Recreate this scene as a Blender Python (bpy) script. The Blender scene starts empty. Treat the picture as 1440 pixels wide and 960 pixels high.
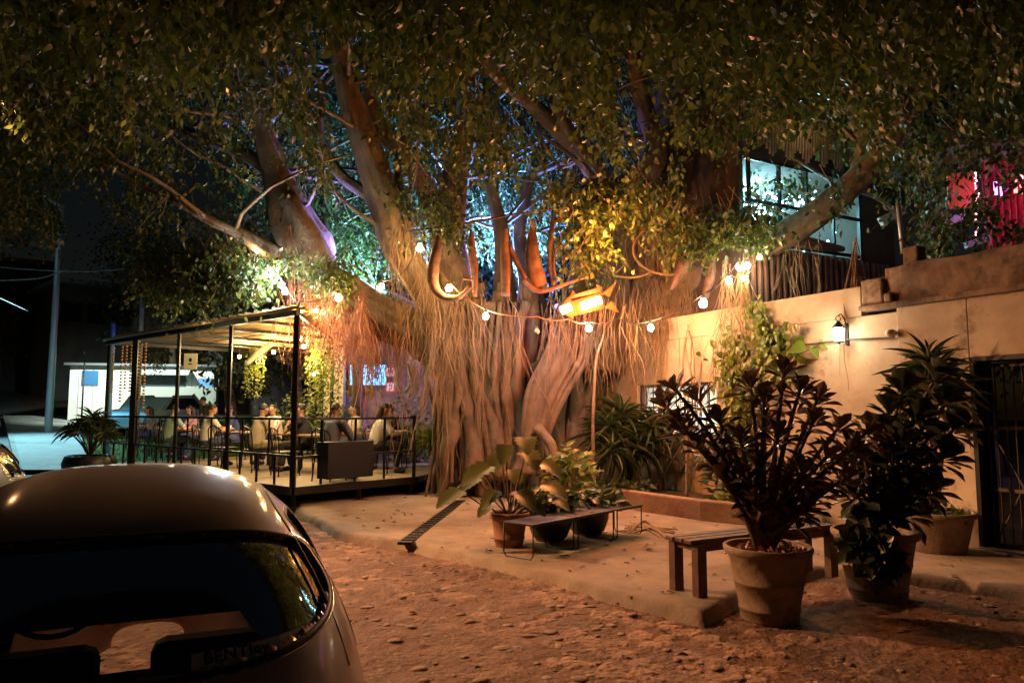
import bpy, bmesh, math, random
import numpy as np
from mathutils import Vector, Matrix, noise
rnd = random.Random(7); rng = np.random.default_rng(7)
R = math.radians
SC = bpy.context.scene; COL = SC.collection
EYE = 1.7; F = 1040.0; PT = math.atan(97/1040)
FW = Vector((0, math.cos(PT), math.sin(PT))); UP = Vector((0, -math.sin(PT), math.cos(PT)))
def P(px, py, Y):
    d = Vector(((px-720)/F, 0, 0)) + FW + UP*((480-py)/F)
    return Vector((0, 0, EYE)) + d*(Y/d.y)
def G(px, py, z=0.0):
    d = Vector(((px-720)/F, 0, 0)) + FW + UP*((480-py)/F)
    return Vector((0, 0, EYE)) + d*((z-EYE)/d.z)
def proj(v):
    """v: Nx3 array -> px,py"""
    x = v[:, 0]; y = v[:, 1]; z = v[:, 2]-EYE
    dep = y*FW.y+z*FW.z; up = y*UP.y+z*UP.z
    return 720+F*x/dep, 480-F*up/dep

# ------------------------------------------------------------------ materials
MATS = {}
def mat(name, col, rough=.7, metal=0., var=.0, vscale=4., col2=None, bump=0., bscale=20., spec=.5, coat=0., alpha=None, detail=6):
    if name in MATS: return MATS[name]
    m = bpy.data.materials.new(name); m.use_nodes = True; nt = m.node_tree; N = nt.nodes; L = nt.links
    b = N['Principled BSDF']
    b.inputs['Base Color'].default_value = (*col, 1); b.inputs['Roughness'].default_value = rough
    b.inputs['Metallic'].default_value = metal; b.inputs['Specular IOR Level'].default_value = spec
    b.inputs['Coat Weight'].default_value = coat
    tc = N.new('ShaderNodeTexCoord')
    if col2 or var:
        if not col2: col2 = tuple(c*(1-var) for c in col)
        n = N.new('ShaderNodeTexNoise'); n.inputs['Scale'].default_value = vscale; n.inputs['Detail'].default_value = detail
        n.inputs['Roughness'].default_value = .65
        r = N.new('ShaderNodeValToRGB'); r.color_ramp.elements[0].position = .35; r.color_ramp.elements[1].position = .68
        r.color_ramp.elements[0].color = (*col2, 1); r.color_ramp.elements[1].color = (*col, 1)
        L.new(tc.outputs['Object'], n.inputs['Vector']); L.new(n.outputs[0], r.inputs[0]); L.new(r.outputs[0], b.inputs['Base Color'])
    if bump:
        n2 = N.new('ShaderNodeTexNoise'); n2.inputs['Scale'].default_value = bscale; n2.inputs['Detail'].default_value = 8
        bp = N.new('ShaderNodeBump'); bp.inputs['Strength'].default_value = bump; bp.inputs['Distance'].default_value = .02
        L.new(tc.outputs['Object'], n2.inputs['Vector']); L.new(n2.outputs[0], bp.inputs['Height']); L.new(bp.outputs[0], b.inputs['Normal'])
    MATS[name] = m; return m
def emis(name, col, s):
    if name in MATS: return MATS[name]
    m = bpy.data.materials.new(name); m.use_nodes = True; N = m.node_tree.nodes
    b = N['Principled BSDF']; b.inputs['Base Color'].default_value = (*col, 1)
    b.inputs['Emission Color'].default_value = (*col, 1); b.inputs['Emission Strength'].default_value = s
    MATS[name] = m; return m
def leafmat(name, c1, c2, c3, rough=.45, trans=.35):
    if name in MATS: return MATS[name]
    m = bpy.data.materials.new(name); m.use_nodes = True; nt = m.node_tree; N = nt.nodes; L = nt.links
    b = N['Principled BSDF']; out = N['Material Output']
    g = N.new('ShaderNodeNewGeometry'); r = N.new('ShaderNodeValToRGB')
    r.color_ramp.elements[0].color = (*c1, 1); r.color_ramp.elements[1].color = (*c3, 1)
    e = r.color_ramp.elements.new(.5); e.color = (*c2, 1)
    L.new(g.outputs['Random Per Island'], r.inputs[0]); L.new(r.outputs[0], b.inputs['Base Color'])
    b.inputs['Roughness'].default_value = rough
    t = N.new('ShaderNodeBsdfTranslucent'); mx = N.new('ShaderNodeMixShader'); mx.inputs[0].default_value = trans
    L.new(r.outputs[0], t.inputs[0]); L.new(b.outputs[0], mx.inputs[1]); L.new(t.outputs[0], mx.inputs[2]); L.new(mx.outputs[0], out.inputs[0])
    MATS[name] = m; return m

# ------------------------------------------------------------------ mesh helpers
def link(o, parent=None):
    COL.objects.link(o)
    if parent is not None: o.parent = parent
    return o
def tag(o, label=None, cat=None, group=None, kind=None):
    if label: o['label'] = label
    if cat: o['category'] = cat
    if group: o['group'] = group
    if kind: o['kind'] = kind
    return o
def empty(name, loc=(0, 0, 0), rz=0., label=None, cat=None, group=None):
    o = bpy.data.objects.new(name, None); COL.objects.link(o); o.location = loc; o.rotation_euler = (0, 0, rz)
    return tag(o, label, cat, group)
KIDS = {}
def copy_tree(o, parent=None):
    c = o.copy(); COL.objects.link(c)
    if parent is not None: c.parent = parent
    for ch in list(o.children): copy_tree(ch, c)
    return c
class MB:
    def __init__(s): s.v = []; s.f = []
    def add(s, vs, fs):
        n = len(s.v); s.v += [tuple(a) for a in vs]; s.f += [tuple(i+n for i in f) for f in fs]; return s
    def box(s, c, sz, rz=0., M=None):
        hx, hy, hz = sz[0]/2, sz[1]/2, sz[2]/2
        vs = [Vector((x, y, z)) for x in (-hx, hx) for y in (-hy, hy) for z in (-hz, hz)]
        m = M if M is not None else Matrix.Rotation(rz, 3, 'Z')
        vs = [m @ v + Vector(c) for v in vs]
        return s.add(vs, [(0, 1, 3, 2), (4, 6, 7, 5), (0, 4, 5, 1), (2, 3, 7, 6), (0, 2, 6, 4), (1, 5, 7, 3)])
    def bar(s, a, b, w, h=None):
        a = Vector(a); b = Vector(b); h = h or w; d = (b-a); l = d.length; d.normalize()
        up = Vector((0, 0, 1)) if abs(d.z) < .95 else Vector((0, 1, 0))
        x = d.cross(up).normalized(); u = x.cross(d)
        m = Matrix((x, d, u)).transposed()
        return s.box((a+b)/2, (w, l, h), M=m)
    def tube(s, pts, rs, n=8, caps=True, flute=0., ff=3., fs=.4, seed=0., sub=1):
        pts = [Vector(p) for p in pts]
        if not hasattr(rs, '__len__'): rs = [rs]*len(pts)
        if sub > 1:
            q = []; rr = []
            for i in range(len(pts)-1):
                p0 = pts[max(i-1, 0)]; p1 = pts[i]; p2 = pts[i+1]; p3 = pts[min(i+2, len(pts)-1)]
                for k in range(sub):
                    t = k/sub
                    q.append(.5*((2*p1)+(p2-p0)*t+(2*p0-5*p1+4*p2-p3)*t*t+(-p0+3*p1-3*p2+p3)*t**3)); rr.append(rs[i]*(1-t)+rs[i+1]*t)
            q.append(pts[-1]); rr.append(rs[-1]); pts = q; rs = rr
        up = None; vs = []; L = 0.
        for i, p in enumerate(pts):
            d = (pts[min(i+1, len(pts)-1)]-pts[max(i-1, 0)]).normalized()
            if up is None:
                up = Vector((0, 0, 1)) if abs(d.z) < .9 else Vector((1, 0, 0))
            x = d.cross(up).normalized(); up = x.cross(d).normalized()
            if i: L += (p-pts[i-1]).length
            for k in range(n):
                a = 2*math.pi*k/n; r = rs[i]
                if flute:
                    r *= 1+flute*(noise.noise(Vector((math.cos(a)*ff+seed, math.sin(a)*ff, L*fs)))*1.4+.5*noise.noise(Vector((math.cos(a)*ff*2.3+seed, math.sin(a)*ff*2.3, L*fs*2+9))))
                vs.append(p+x*(math.cos(a)*r)+up*(math.sin(a)*r))
        fs_ = []
        for i in range(len(pts)-1):
            for k in range(n):
                fs_.append((i*n+k, i*n+(k+1) % n, (i+1)*n+(k+1) % n, (i+1)*n+k))
        if caps: fs_ += [tuple(range(n))[::-1], tuple((len(pts)-1)*n+k for k in range(n))]
        return s.add(vs, fs_)
    def lathe(s, prof, c=(0, 0, 0), n=32, sx=1., wob=0.):
        vs = []; c = Vector(c)
        for r, z in prof:
            for k in range(n):
                a = 2*math.pi*k/n; q = r*(1+wob*noise.noise(Vector((math.cos(a)*2, math.sin(a)*2, z*3))))
                vs.append((c.x+q*math.cos(a)*sx, c.y+q*math.sin(a), c.z+z))
        fs = []
        for i in range(len(prof)-1):
            for k in range(n): fs.append((i*n+k, i*n+(k+1) % n, (i+1)*n+(k+1) % n, (i+1)*n+k))
        return s.add(vs, fs)
    def ell(s, c, r, n=12, m=8, M=None):
        vs = []; c = Vector(c)
        for i in range(m+1):
            t = math.pi*i/m
            for k in range(n):
                a = 2*math.pi*k/n; v = Vector((r[0]*math.sin(t)*math.cos(a), r[1]*math.sin(t)*math.sin(a), r[2]*math.cos(t)))
                if M is not None: v = M @ v
                vs.append(c+v)
        fs = [(i*n+k, (i+1)*n+k, (i+1)*n+(k+1) % n, i*n+(k+1) % n) for i in range(m) for k in range(n)]
        return s.add(vs, fs)
    def build(s, name, m, parent=None, smooth=False, bevel=0., loc=None):
        me = bpy.data.meshes.new(name); me.from_pydata(s.v, [], s.f); me.update()
        if smooth: me.polygons.foreach_set('use_smooth', [True]*len(me.polygons))
        me.materials.append(m)
        o = bpy.data.objects.new(name, me); link(o, parent)
        if loc is not None: o.location = loc
        if bevel:
            b = o.modifiers.new('b', 'BEVEL'); b.width = bevel; b.segments = 2; b.limit_method = 'ANGLE'
        return o
def np_mesh(name, V, faces_flat, totals, m, parent=None, smooth=False, attr=None):
    me = bpy.data.meshes.new(name); nf = len(totals)
    me.vertices.add(len(V)); me.vertices.foreach_set('co', np.asarray(V, np.float32).ravel())
    me.loops.add(len(faces_flat)); me.loops.foreach_set('vertex_index', np.asarray(faces_flat, np.int32))
    me.polygons.add(nf); st = np.zeros(nf, np.int32); st[1:] = np.cumsum(totals)[:-1]
    me.polygons.foreach_set('loop_start', st); me.polygons.foreach_set('loop_total', np.asarray(totals, np.int32))
    if smooth: me.polygons.foreach_set('use_smooth', np.ones(nf, bool))
    me.update(calc_edges=True)
    if attr is not None:
        a = me.attributes.new(attr[0], 'FLOAT', 'POINT'); a.data.foreach_set('value', np.asarray(attr[1], np.float32))
    me.materials.append(m); o = bpy.data.objects.new(name, me); link(o, parent); return o
# leaf templates: (u along, v across, h) , faces
T_SMALL = (np.array([[0, 0, 0], [.28, -.85, .12], [.28, .85, .12], [.62, -.75, .1], [.62, .75, .1], [1, 0, -.25]]), [(0, 2, 1), (1, 2, 4, 3), (3, 4, 5)])
def big_template(ws, fold=.25, droop=.35, lobes=False):
    t = np.linspace(0, 1, len(ws)); V = []; Fc = []
    for i, w in enumerate(ws):
        ww = w*(1 if not lobes or i % 2 == 0 else .72)
        for c in (-1, -.5, 0, .5, 1):
            V.append([t[i], c*ww, abs(c)*fold*w-droop*t[i]**2])
    for i in range(len(ws)-1):
        for k in range(4):
            Fc.append((i*5+k, i*5+k+1, (i+1)*5+k+1, (i+1)*5+k))
    return (np.array(V), Fc)
T_OVATE = big_template([.05, .55, .9, 1, .92, .7, .4, .04])
T_OBOV = big_template([.06, .22, .4, .62, .85, 1, .9, .5, .05], fold=.18, droop=.25)
T_LANCE = big_template([.25, .7, .95, 1, .9, .72, .45, .03], fold=.2, droop=.75)
T_HEART = big_template([.45, .95, 1, .95, .8, .6, .35, .03], fold=.12, droop=.45)
T_LOBED = big_template([.5, .95, 1., 1, .98, .95, .85, .8, .65, .55, .3, .04], fold=.15, droop=.45, lobes=True)
def leaves(name, pos, axis, nrm, L, W, m, parent=None, T=T_SMALL, smooth=True, fold_scale=None):
    pos = np.asarray(pos, float); axis = np.asarray(axis, float); nrm = np.asarray(nrm, float)
    axis /= np.linalg.norm(axis, axis=1, keepdims=True)+1e-9
    side = np.cross(axis, nrm); side /= np.linalg.norm(side, axis=1, keepdims=True)+1e-9
    nn = np.cross(side, axis); tv, tf = T; n = len(pos); k = len(tv)
    L = np.broadcast_to(np.asarray(L, float), (n,)); W = np.broadcast_to(np.asarray(W, float), (n,))
    V = pos[:, None, :]+axis[:, None, :]*(tv[None, :, 0, None]*L[:, None, None])+side[:, None, :]*(tv[None, :, 1, None]*W[:, None, None]*.5)+nn[:, None, :]*(tv[None, :, 2, None]*L[:, None, None]*.5)
    V = V.reshape(-1, 3)
    flat = np.concatenate([np.array(f) for f in tf]); tot = np.array([len(f) for f in tf])
    FF = (flat[None, :]+(np.arange(n)*k)[:, None]).ravel()
    return np_mesh(name, V, FF, np.tile(tot, n), m, parent, smooth)

# ------------------------------------------------------------------ material palette
M_black = mat('black_metal', (.02, .02, .02), .45, .6, bump=.1, bscale=60)
M_bark = mat('fig_bark', (.23, .165, .10), .8, var=.5, vscale=3, bump=.9, bscale=14)
M_root = mat('aerial_root', (.33, .21, .11), .8, var=.45, vscale=5)
M_leaf = leafmat('fig_leaf', (.030, .048, .014), (.058, .094, .022), (.15, .185, .04), .42, .35)
M_plaster = mat('plaster', (.58, .48, .34), .9, col2=(.34, .27, .18), vscale=.9, bump=.35, bscale=9, detail=10)
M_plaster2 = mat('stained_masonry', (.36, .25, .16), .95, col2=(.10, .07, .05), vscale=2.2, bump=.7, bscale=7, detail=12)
M_conc = mat('pavement_concrete', (.36, .28, .20), .85, col2=(.20, .155, .12), vscale=1.6, bump=.35, bscale=30, detail=12)
M_wood = mat('bench_wood', (.13, .065, .04), .6, var=.5, vscale=9, bump=.3, bscale=30)
M_drift = mat('driftwood', (.20, .11, .07), .8, var=.5, vscale=9, bump=.6, bscale=25)
M_terra = mat('terracotta', (.30, .14, .08), .8, var=.35, vscale=6, bump=.25, bscale=25)
M_pot = mat('stone_pot', (.30, .22, .15), .85, col2=(.17, .12, .08), vscale=5, bump=.4, bscale=18)
M_potblk = mat('black_pot', (.015, .014, .013), .5, bump=.2)
M_soil = mat('soil', (.06, .04, .025), .95, var=.5, vscale=14, bump=.9, bscale=30)
M_stem = mat('plant_stem', (.13, .09, .05), .8, var=.4, vscale=12)
M_cable = mat('cable_rubber', (.06, .04, .03), .6)

def grime(m, scale, lo, hi, col, amt=.8, stretch=(1, 1, 1)):
    nt = m.node_tree; N = nt.nodes; L = nt.links; b = N['Principled BSDF']; src = b.inputs['Base Color'].links[0].from_socket
    tc = N.new('ShaderNodeTexCoord'); mp = N.new('ShaderNodeMapping'); mp.inputs['Scale'].default_value = stretch
    n = N.new('ShaderNodeTexNoise'); n.inputs['Scale'].default_value = scale; n.inputs['Detail'].default_value = 12; n.inputs['Roughness'].default_value = .7
    r = N.new('ShaderNodeValToRGB'); r.color_ramp.elements[0].position = lo; r.color_ramp.elements[1].position = hi
    r.color_ramp.elements[0].color = (0, 0, 0, 1); r.color_ramp.elements[1].color = (amt, amt, amt, 1)
    mx = N.new('ShaderNodeMix'); mx.data_type = 'RGBA'; mx.inputs[7].default_value = (*col, 1)
    L.new(tc.outputs['Object'], mp.inputs[0]); L.new(mp.outputs[0], n.inputs['Vector']); L.new(n.outputs[0], r.inputs[0]); L.new(r.outputs[0], mx.inputs[0]); L.new(src, mx.inputs[6]); L.new(mx.outputs[2], b.inputs['Base Color'])
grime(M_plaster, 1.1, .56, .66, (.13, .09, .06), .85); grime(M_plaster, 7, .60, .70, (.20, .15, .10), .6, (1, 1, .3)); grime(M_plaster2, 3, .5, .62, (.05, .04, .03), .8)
grime(M_bark, 5, .5, .62, (.07, .05, .035), .6, (1, 1, .25)); grime(M_conc, 2.4, .54, .68, (.13, .09, .065), .7); grime(M_conc, 14, .60, .68, (.10, .075, .055), .6); grime(M_pot, 3, .55, .65, (.10, .07, .05), .7)

# ------------------------------------------------------------------ camera and world
cam_d = bpy.data.cameras.new('camera'); cam = bpy.data.objects.new('camera', cam_d); COL.objects.link(cam)
cam_d.sensor_width = 36; cam_d.lens = 26; cam.location = (0, 0, EYE); cam.rotation_euler = (R(90)+PT, 0, 0); cam_d.clip_end = 600; cam_d.clip_start = .05
SC.camera = cam
w = bpy.data.worlds.new('World'); SC.world = w; w.use_nodes = True; nt = w.node_tree
sky = nt.nodes.new('ShaderNodeTexSky'); sky.sky_type = 'NISHITA'; sky.sun_disc = False; sky.sun_elevation = R(4); sky.sun_rotation = R(200)
mx = nt.nodes.new('ShaderNodeMix'); mx.data_type = 'RGBA'; mx.blend_type = 'MULTIPLY'; mx.inputs[0].default_value = 1
nt.links.new(sky.outputs[0], mx.inputs[6]); mx.inputs[7].default_value = (.6, .55, .62, 1)
nt.links.new(mx.outputs[2], nt.nodes['Background'].inputs[0]); nt.nodes['Background'].inputs[1].default_value = .0035
SC.view_settings.view_transform = 'Standard'; SC.view_settings.look = 'None'; SC.view_settings.exposure = .5; SC.view_settings.gamma = 1
SC.view_settings.use_curve_mapping = False
SC.cycles.use_denoising = True; SC.cycles.max_bounces = 6; SC.cycles.diffuse_bounces = 3; SC.cycles.glossy_bounces = 3
SC.cycles.transparent_max_bounces = 12; SC.cycles.sample_clamp_indirect = 6; SC.cycles.sample_clamp_direct = 0
SC.cycles.use_light_tree = True; SC.cycles.caustics_reflective = False; SC.cycles.caustics_refractive = False
SC.cycles.use_adaptive_sampling = True; SC.cycles.adaptive_threshold = .02
def lamp(kind, loc, power, col, size=.1, name='lamp_light', target=None, spot=90, parent=None):
    l = bpy.data.lights.new(name, kind); l.energy = power; l.color = col
    if kind in ('POINT', 'SPOT'): l.shadow_soft_size = size
    if kind == 'SPOT': l.spot_size = R(spot); l.spot_blend = .6
    if kind == 'AREA': l.size = size
    o = bpy.data.objects.new(name, l); link(o, parent); o.location = loc
    if target is not None: o.rotation_euler = (Vector(target)-Vector(loc)).to_track_quat('-Z', 'Y').to_euler()
    return o

# ------------------------------------------------------------------ ground
def rise(X, Y):
    a = np.clip((Y-17)/1., 0, 40); s = np.clip((-X-5.5)/5., 0, 1)
    return .085*a*s*s*(3-2*s)
def grid_mesh(name, x0, x1, y0, y1, res, fn, m, mask=None, attrf=None, smooth=True, parent=None):
    nx = int((x1-x0)/res)+1; ny = int((y1-y0)/res)+1
    X, Y = np.meshgrid(np.linspace(x0, x1, nx), np.linspace(y0, y1, ny))
    Z = fn(X, Y); V = np.stack([X.ravel(), Y.ravel(), Z.ravel()], 1)
    i = np.arange(nx*ny).reshape(ny, nx)
    Q = np.stack([i[:-1, :-1], i[:-1, 1:], i[1:, 1:], i[1:, :-1]], -1).reshape(-1, 4)
    if mask is not None:
        k = mask(X, Y).ravel(); Q = Q[k[Q].all(1)]
        used = np.zeros(len(V), bool); used[Q.ravel()] = True; mp = np.cumsum(used)-1; V2 = V[used]; Q = mp[Q]
    else: used = slice(None); V2 = V
    at = None
    if attrf is not None: at = (attrf[0], attrf[1](X, Y).ravel()[used])
    return np_mesh(name, V2, Q.ravel(), np.full(len(Q), 4), m, parent, smooth, at)
def vnoise(X, Y, sc, seed=0):
    r = np.random.default_rng(seed+11); T = r.random((256, 256))
    x = X*sc+100; y = Y*sc+100; xi = np.floor(x).astype(int); yi = np.floor(y).astype(int); fx = x-xi; fy = y-yi
    fx = fx*fx*(3-2*fx); fy = fy*fy*(3-2*fy)
    g = lambda a, b: T[a % 256, b % 256]
    return (g(xi, yi)*(1-fx)+g(xi+1, yi)*fx)*(1-fy)+(g(xi, yi+1)*(1-fx)+g(xi+1, yi+1)*fx)*fy
def fbm(X, Y, sc, o=4, seed=0):
    s = 0; a = 1; t = 0
    for k in range(o): s = s+a*vnoise(X, Y, sc*2**k, seed+k); t += a; a *= .5
    return s/t
M_ground = mat('ground_dirt', (.24, .15, .10), .95, col2=(.13, .08, .055), vscale=.8, bump=.5, bscale=6, detail=10)
g = grid_mesh('ground', -90, 90, -30, 150, 1.5, lambda X, Y: rise(X, Y)-.03, M_ground); tag(g, kind='structure')
# cobbled road with real relief
cs = .17; seedt = np.random.default_rng(3); TX = seedt.random((256, 256)); TY = seedt.random((256, 256)); TH = seedt.random((256, 256))
def cobble(X, Y):
    ang = .5; U = (X*math.cos(ang)+Y*math.sin(ang))/cs/1.15+60; Vv = (-X*math.sin(ang)+Y*math.cos(ang))/cs+60
    U = U+(fbm(X, Y, 1.3, 2, 5)-.5)*2.2; Vv = Vv+(fbm(X, Y, 1.3, 2, 9)-.5)*2.2
    ui = np.floor(U).astype(int); vi = np.floor(Vv).astype(int)
    F1 = np.full(X.shape, 9.); F2 = np.full(X.shape, 9.); Hh = np.zeros(X.shape)
    for a in (-1, 0, 1):
        for b in (-1, 0, 1):
            cu = (ui+a) % 256; cv = (vi+b) % 256
            du = ui+a+.1+.8*TX[cu, cv]-U; dv = vi+b+.1+.8*TY[cu, cv]-Vv; d = np.hypot(du, dv)*(0.8+.5*TH[cv, cu])
            n = d < F1; F2 = np.where(n, F1, np.minimum(F2, d)); Hh = np.where(n, TH[cu, cv], Hh); F1 = np.where(n, d, F1)
    e = np.clip((F2-F1-.05*fbm(X, Y, 9, 2, 77))/.16, 0, 1); e = e*e*(3-2*e)
    cover = np.clip((fbm(X, Y, .8, 4, 20)-.47)*6, 0, 1)       # dirt packed over the stones
    sel = np.clip((Hh-.42)*9, 0, 1)*np.clip((3.4-X+.25*(Y-6))*.8, .15, 1); stone = e*(.25+.75*Hh)*(1-cover*.9)*sel
    return stone, Hh, cover
def road_h(X, Y):
    s, Hh, c = cobble(X, Y)
    n = fbm(X, Y, 3., 4, 40)
    return .012+.015*s+.028*(fbm(X, Y, .7, 3, 31)-.3)+.03*(n-.3)*(1-.4*s)+.016*np.abs(fbm(X, Y, 6, 3, 45)-.5)*2+.006*fbm(X, Y, 22, 2, 50)
mr = bpy.data.materials.new('cobble_and_dirt'); mr.use_nodes = True; nt = mr.node_tree; N = nt.nodes; L = nt.links; b = N['Principled BSDF']
b.inputs['Roughness'].default_value = .8
at = N.new('ShaderNodeAttribute'); at.attribute_name = 'stone'
cr = N.new('ShaderNodeValToRGB'); cr.color_ramp.elements[0].color = (.13, .06, .033, 1); cr.color_ramp.elements[1].color = (.36, .22, .145, 1)
nn = N.new('ShaderNodeTexNoise'); nn.inputs['Scale'].default_value = 7; nn.inputs['Detail'].default_value = 10
ad = N.new('ShaderNodeMath'); ad.operation = 'MULTIPLY_ADD'; ad.inputs[1].default_value = .8; ad.inputs[2].default_value = -.30
a2 = N.new('ShaderNodeMath'); a2.operation = 'ADD'
tc = N.new('ShaderNodeTexCoord'); L.new(tc.outputs['Object'], nn.inputs['Vector'])
L.new(nn.outputs[0], ad.inputs[0]); L.new(ad.outputs[0], a2.inputs[0]); L.new(at.outputs['Fac'], a2.inputs[1]); L.new(a2.outputs[0], cr.inputs[0]); L.new(cr.outputs[0], b.inputs['Base Color'])
bp = N.new('ShaderNodeBump'); bp.inputs['Strength'].default_value = 1; bp.inputs['Distance'].default_value = .03
n2 = N.new('ShaderNodeTexNoise'); n2.inputs['Scale'].default_value = 24; n2.inputs['Detail'].default_value = 8
L.new(tc.outputs['Object'], n2.inputs['Vector']); L.new(n2.outputs[0], bp.inputs['Height']); L.new(bp.outputs[0], b.inputs['Normal'])
grime(mr, 7, .5, .62, (.07, .035, .02), .75); grime(mr, 26, .56, .66, (.50, .36, .25), .45); grime(mr, 1.2, .5, .7, (.10, .05, .03), .6)
road = grid_mesh('cobbled_road', -6, 9, 1.5, 13.5, .022, road_h, mr, attrf=('stone', lambda X, Y: cobble(X, Y)[0]))
tag(road, kind='structure')
# pavement slab with worn rounded edge
def poly_dist(X, Y, poly):
    inside = np.zeros(X.shape, bool); D = np.full(X.shape, 1e9); n = len(poly)
    for i in range(n):
        x1, y1 = poly[i]; x2, y2 = poly[(i+1) % n]
        c = ((y1 > Y) != (y2 > Y)) & (X < (x2-x1)*(Y-y1)/(y2-y1+1e-12)+x1); inside ^= c
        dx, dy = x2-x1, y2-y1; t = np.clip(((X-x1)*dx+(Y-y1)*dy)/(dx*dx+dy*dy), 0, 1)
        D = np.minimum(D, np.hypot(X-x1-t*dx, Y-y1-t*dy))
    return np.where(inside, D, -D)
WP0 = Vector((5.5, 8.4, 0)); WD = Vector((-.474, .881, 0)); WN = Vector((-.881, -.474, 0))
def W(s, z=0, n=0): return WP0+WD*s+WN*n+Vector((0, 0, z))
def s_of(px, n=0.):
    k = (px-720)/F; a = WP0+WN*n
    return (a.x-k*a.y)/(k*WD.y-WD.x)
edge = [G(x, y, .05) for x, y in ((452, 742), (475, 758), (575, 772), (700, 800), (850, 842), (990, 880), (1035, 852), (1080, 822), (1160, 808), (1300, 822), (1440, 842), (1700, 900))]
PAV = [(p.x, p.y) for p in edge]+[(W(-4).x+1, W(-4).y), (W(8).x+.5, W(8).y), (0, 19), (-2.5, 18.5), (-4.3, 14.6), (-3.4, 11.8)]
DR = (G(568, 768, .1), G(648, 706, .1))
def pav_h(X, Y):
    d = poly_dist(X, Y, PAV)+(fbm(X, Y, 2.2, 3, 60)-.5)*.10
    t = np.clip(d/.12, 0, 1); z = .03+.10*np.sqrt(np.clip(1-(1-t)**2, 0, 1))+np.clip(d, -.2, 0)*.9
    return z+.018*(fbm(X, Y, 1.1, 3, 70)-.5)+.004*fbm(X, Y, 14, 2, 71)
def pav_mask(X, Y): return (poly_dist(X, Y, PAV)+(fbm(X, Y, 2.2, 3, 60)-.5)*.10) > -.16
pv = grid_mesh('pavement', -5, 9.5, 3.5, 19.2, .045, pav_h, M_conc, mask=pav_mask); tag(pv, kind='structure')
mb = MB(); a, b_ = DR[0], DR[1]; d = (b_-a).normalized(); s_ = Vector((-d.y, d.x, 0)); L_ = (b_-a).length
mb.bar(a+d*.02+Vector((0, 0, .030)), b_+Vector((0, 0, .030)), .17, .03)
t = empty('drain_channel', (0, 0, 0), 0, 'dark metal channel lying across the pavement from the road edge', 'drain')
mb.build('channel', mat('drain_metal', (.025, .02, .018), .7, .3, bump=.4), t)
mb = MB(); [mb.bar(a+d*(L_*k/22)-s_*.07+Vector((0, 0, .049)), a+d*(L_*k/22)+s_*.07+Vector((0, 0, .049)), .075, .008) for k in range(1, 22)]
mb.build('grate', M_black, t)

# loose stones lying in the dirt of the road
ico = bmesh.new(); bmesh.ops.create_icosphere(ico, subdivisions=2, radius=1); iv = np.array([v.co[:] for v in ico.verts]); itf = [tuple(v.index for v in f.verts) for f in ico.faces]; ico.free()
ns = 4200; sx = rng.uniform(-3, 8, ns); sy = 2.2+rng.random(ns)**1.3*9.5
okm = (poly_dist(sx, sy, PAV) < -.12) & (fbm(sx, sy, .9, 3, 21) > .36); sx = sx[okm]; sy = sy[okm]; ns = len(sx); sr = .006+.045*rng.random(ns)**3.5
sv = iv[None]*np.stack([sr*rng.uniform(.8, 1.5, ns), sr*rng.uniform(.7, 1.2, ns), sr*rng.uniform(.18, .4, ns)], 1)[:, None, :]*(1+.28*rng.normal(0, .6, (ns, len(iv), 1)).clip(-1, 1)*.6)
ca = np.cos(rng.uniform(0, 6.28, ns))[:, None]; sa = np.sqrt(1-ca**2); X_ = sv[:, :, 0]*ca-sv[:, :, 1]*sa; Y_ = sv[:, :, 0]*sa+sv[:, :, 1]*ca
gz = road_h(sx, sy); SV = np.stack([X_+sx[:, None], Y_+sy[:, None], sv[:, :, 2]+gz[:, None]], 2).reshape(-1, 3)
fl = np.array(itf).ravel(); FF = (fl[None]+(np.arange(ns)*len(iv))[:, None]).ravel()
M_stone = mat('loose_stone', (.34, .24, .17), .85, col2=(.20, .13, .09), vscale=3.5, bump=.3, bscale=50)
o = np_mesh('loose_stones', SV, FF, np.full(ns*len(itf), 3), M_stone, None, True); tag(o, 'small loose stones and gravel scattered over the dirt road', 'stones', kind='stuff')
# street going up hill on the far left
M_asph = mat('street_asphalt', (.16, .18, .19), .8, var=.3, vscale=.7, bump=.3, bscale=20)
def strip(name, pts_l, pts_r, m, dz):
    V = []; Fc = []; n = len(pts_l)
    for i in range(n):
        for k in range(7):
            t = k/6; x = pts_l[i][0]*(1-t)+pts_r[i][0]*t; y = pts_l[i][1]*(1-t)+pts_r[i][1]*t
            V.append((x, y, float(rise(x, y))+dz))
    for i in range(n-1):
        for k in range(6): Fc.append((i*7+k, i*7+k+1, (i+1)*7+k+1, (i+1)*7+k))
    mb = MB(); mb.add(V, Fc); o = mb.build(name, m, smooth=True); tag(o, kind='structure'); return o
def lerp_list(a, b, n): return [(a[0]+(b[0]-a[0])*i/n, a[1]+(b[1]-a[1])*i/n) for i in range(n+1)]
strip('street', lerp_list((-22, 9), (-52, 60), 30), lerp_list((-7, 13.5), (-22.5, 34), 14)+lerp_list((-23.5, 36), (-42, 62), 15), M_asph, .0)
strip('sidewalk', lerp_list((-12.1, 18.5), (-22.4, 33), 20), lerp_list((-10.4, 18.5), (-19.3, 33), 20), mat('sidewalk_concrete', (.35, .37, .36), .85, var=.25, vscale=2), .12)
strip('kerb', lerp_list((-12.25, 18.5), (-22.6, 33), 20), lerp_list((-12.1, 18.5), (-22.4, 33), 20), mat('kerb_stone', (.3, .3, .28), .9, var=.3), .13)
M_grassb = mat('lawn_soil', (.07, .12, .03), .95, var=.4)
strip('lawn', lerp_list((-10.4, 18.5), (-19.3, 33), 20), lerp_list((-6, 20), (-9, 33), 20), M_grassb, .06)
n = 14000; tt = rng.random(n); ss = rng.random(n)
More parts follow.
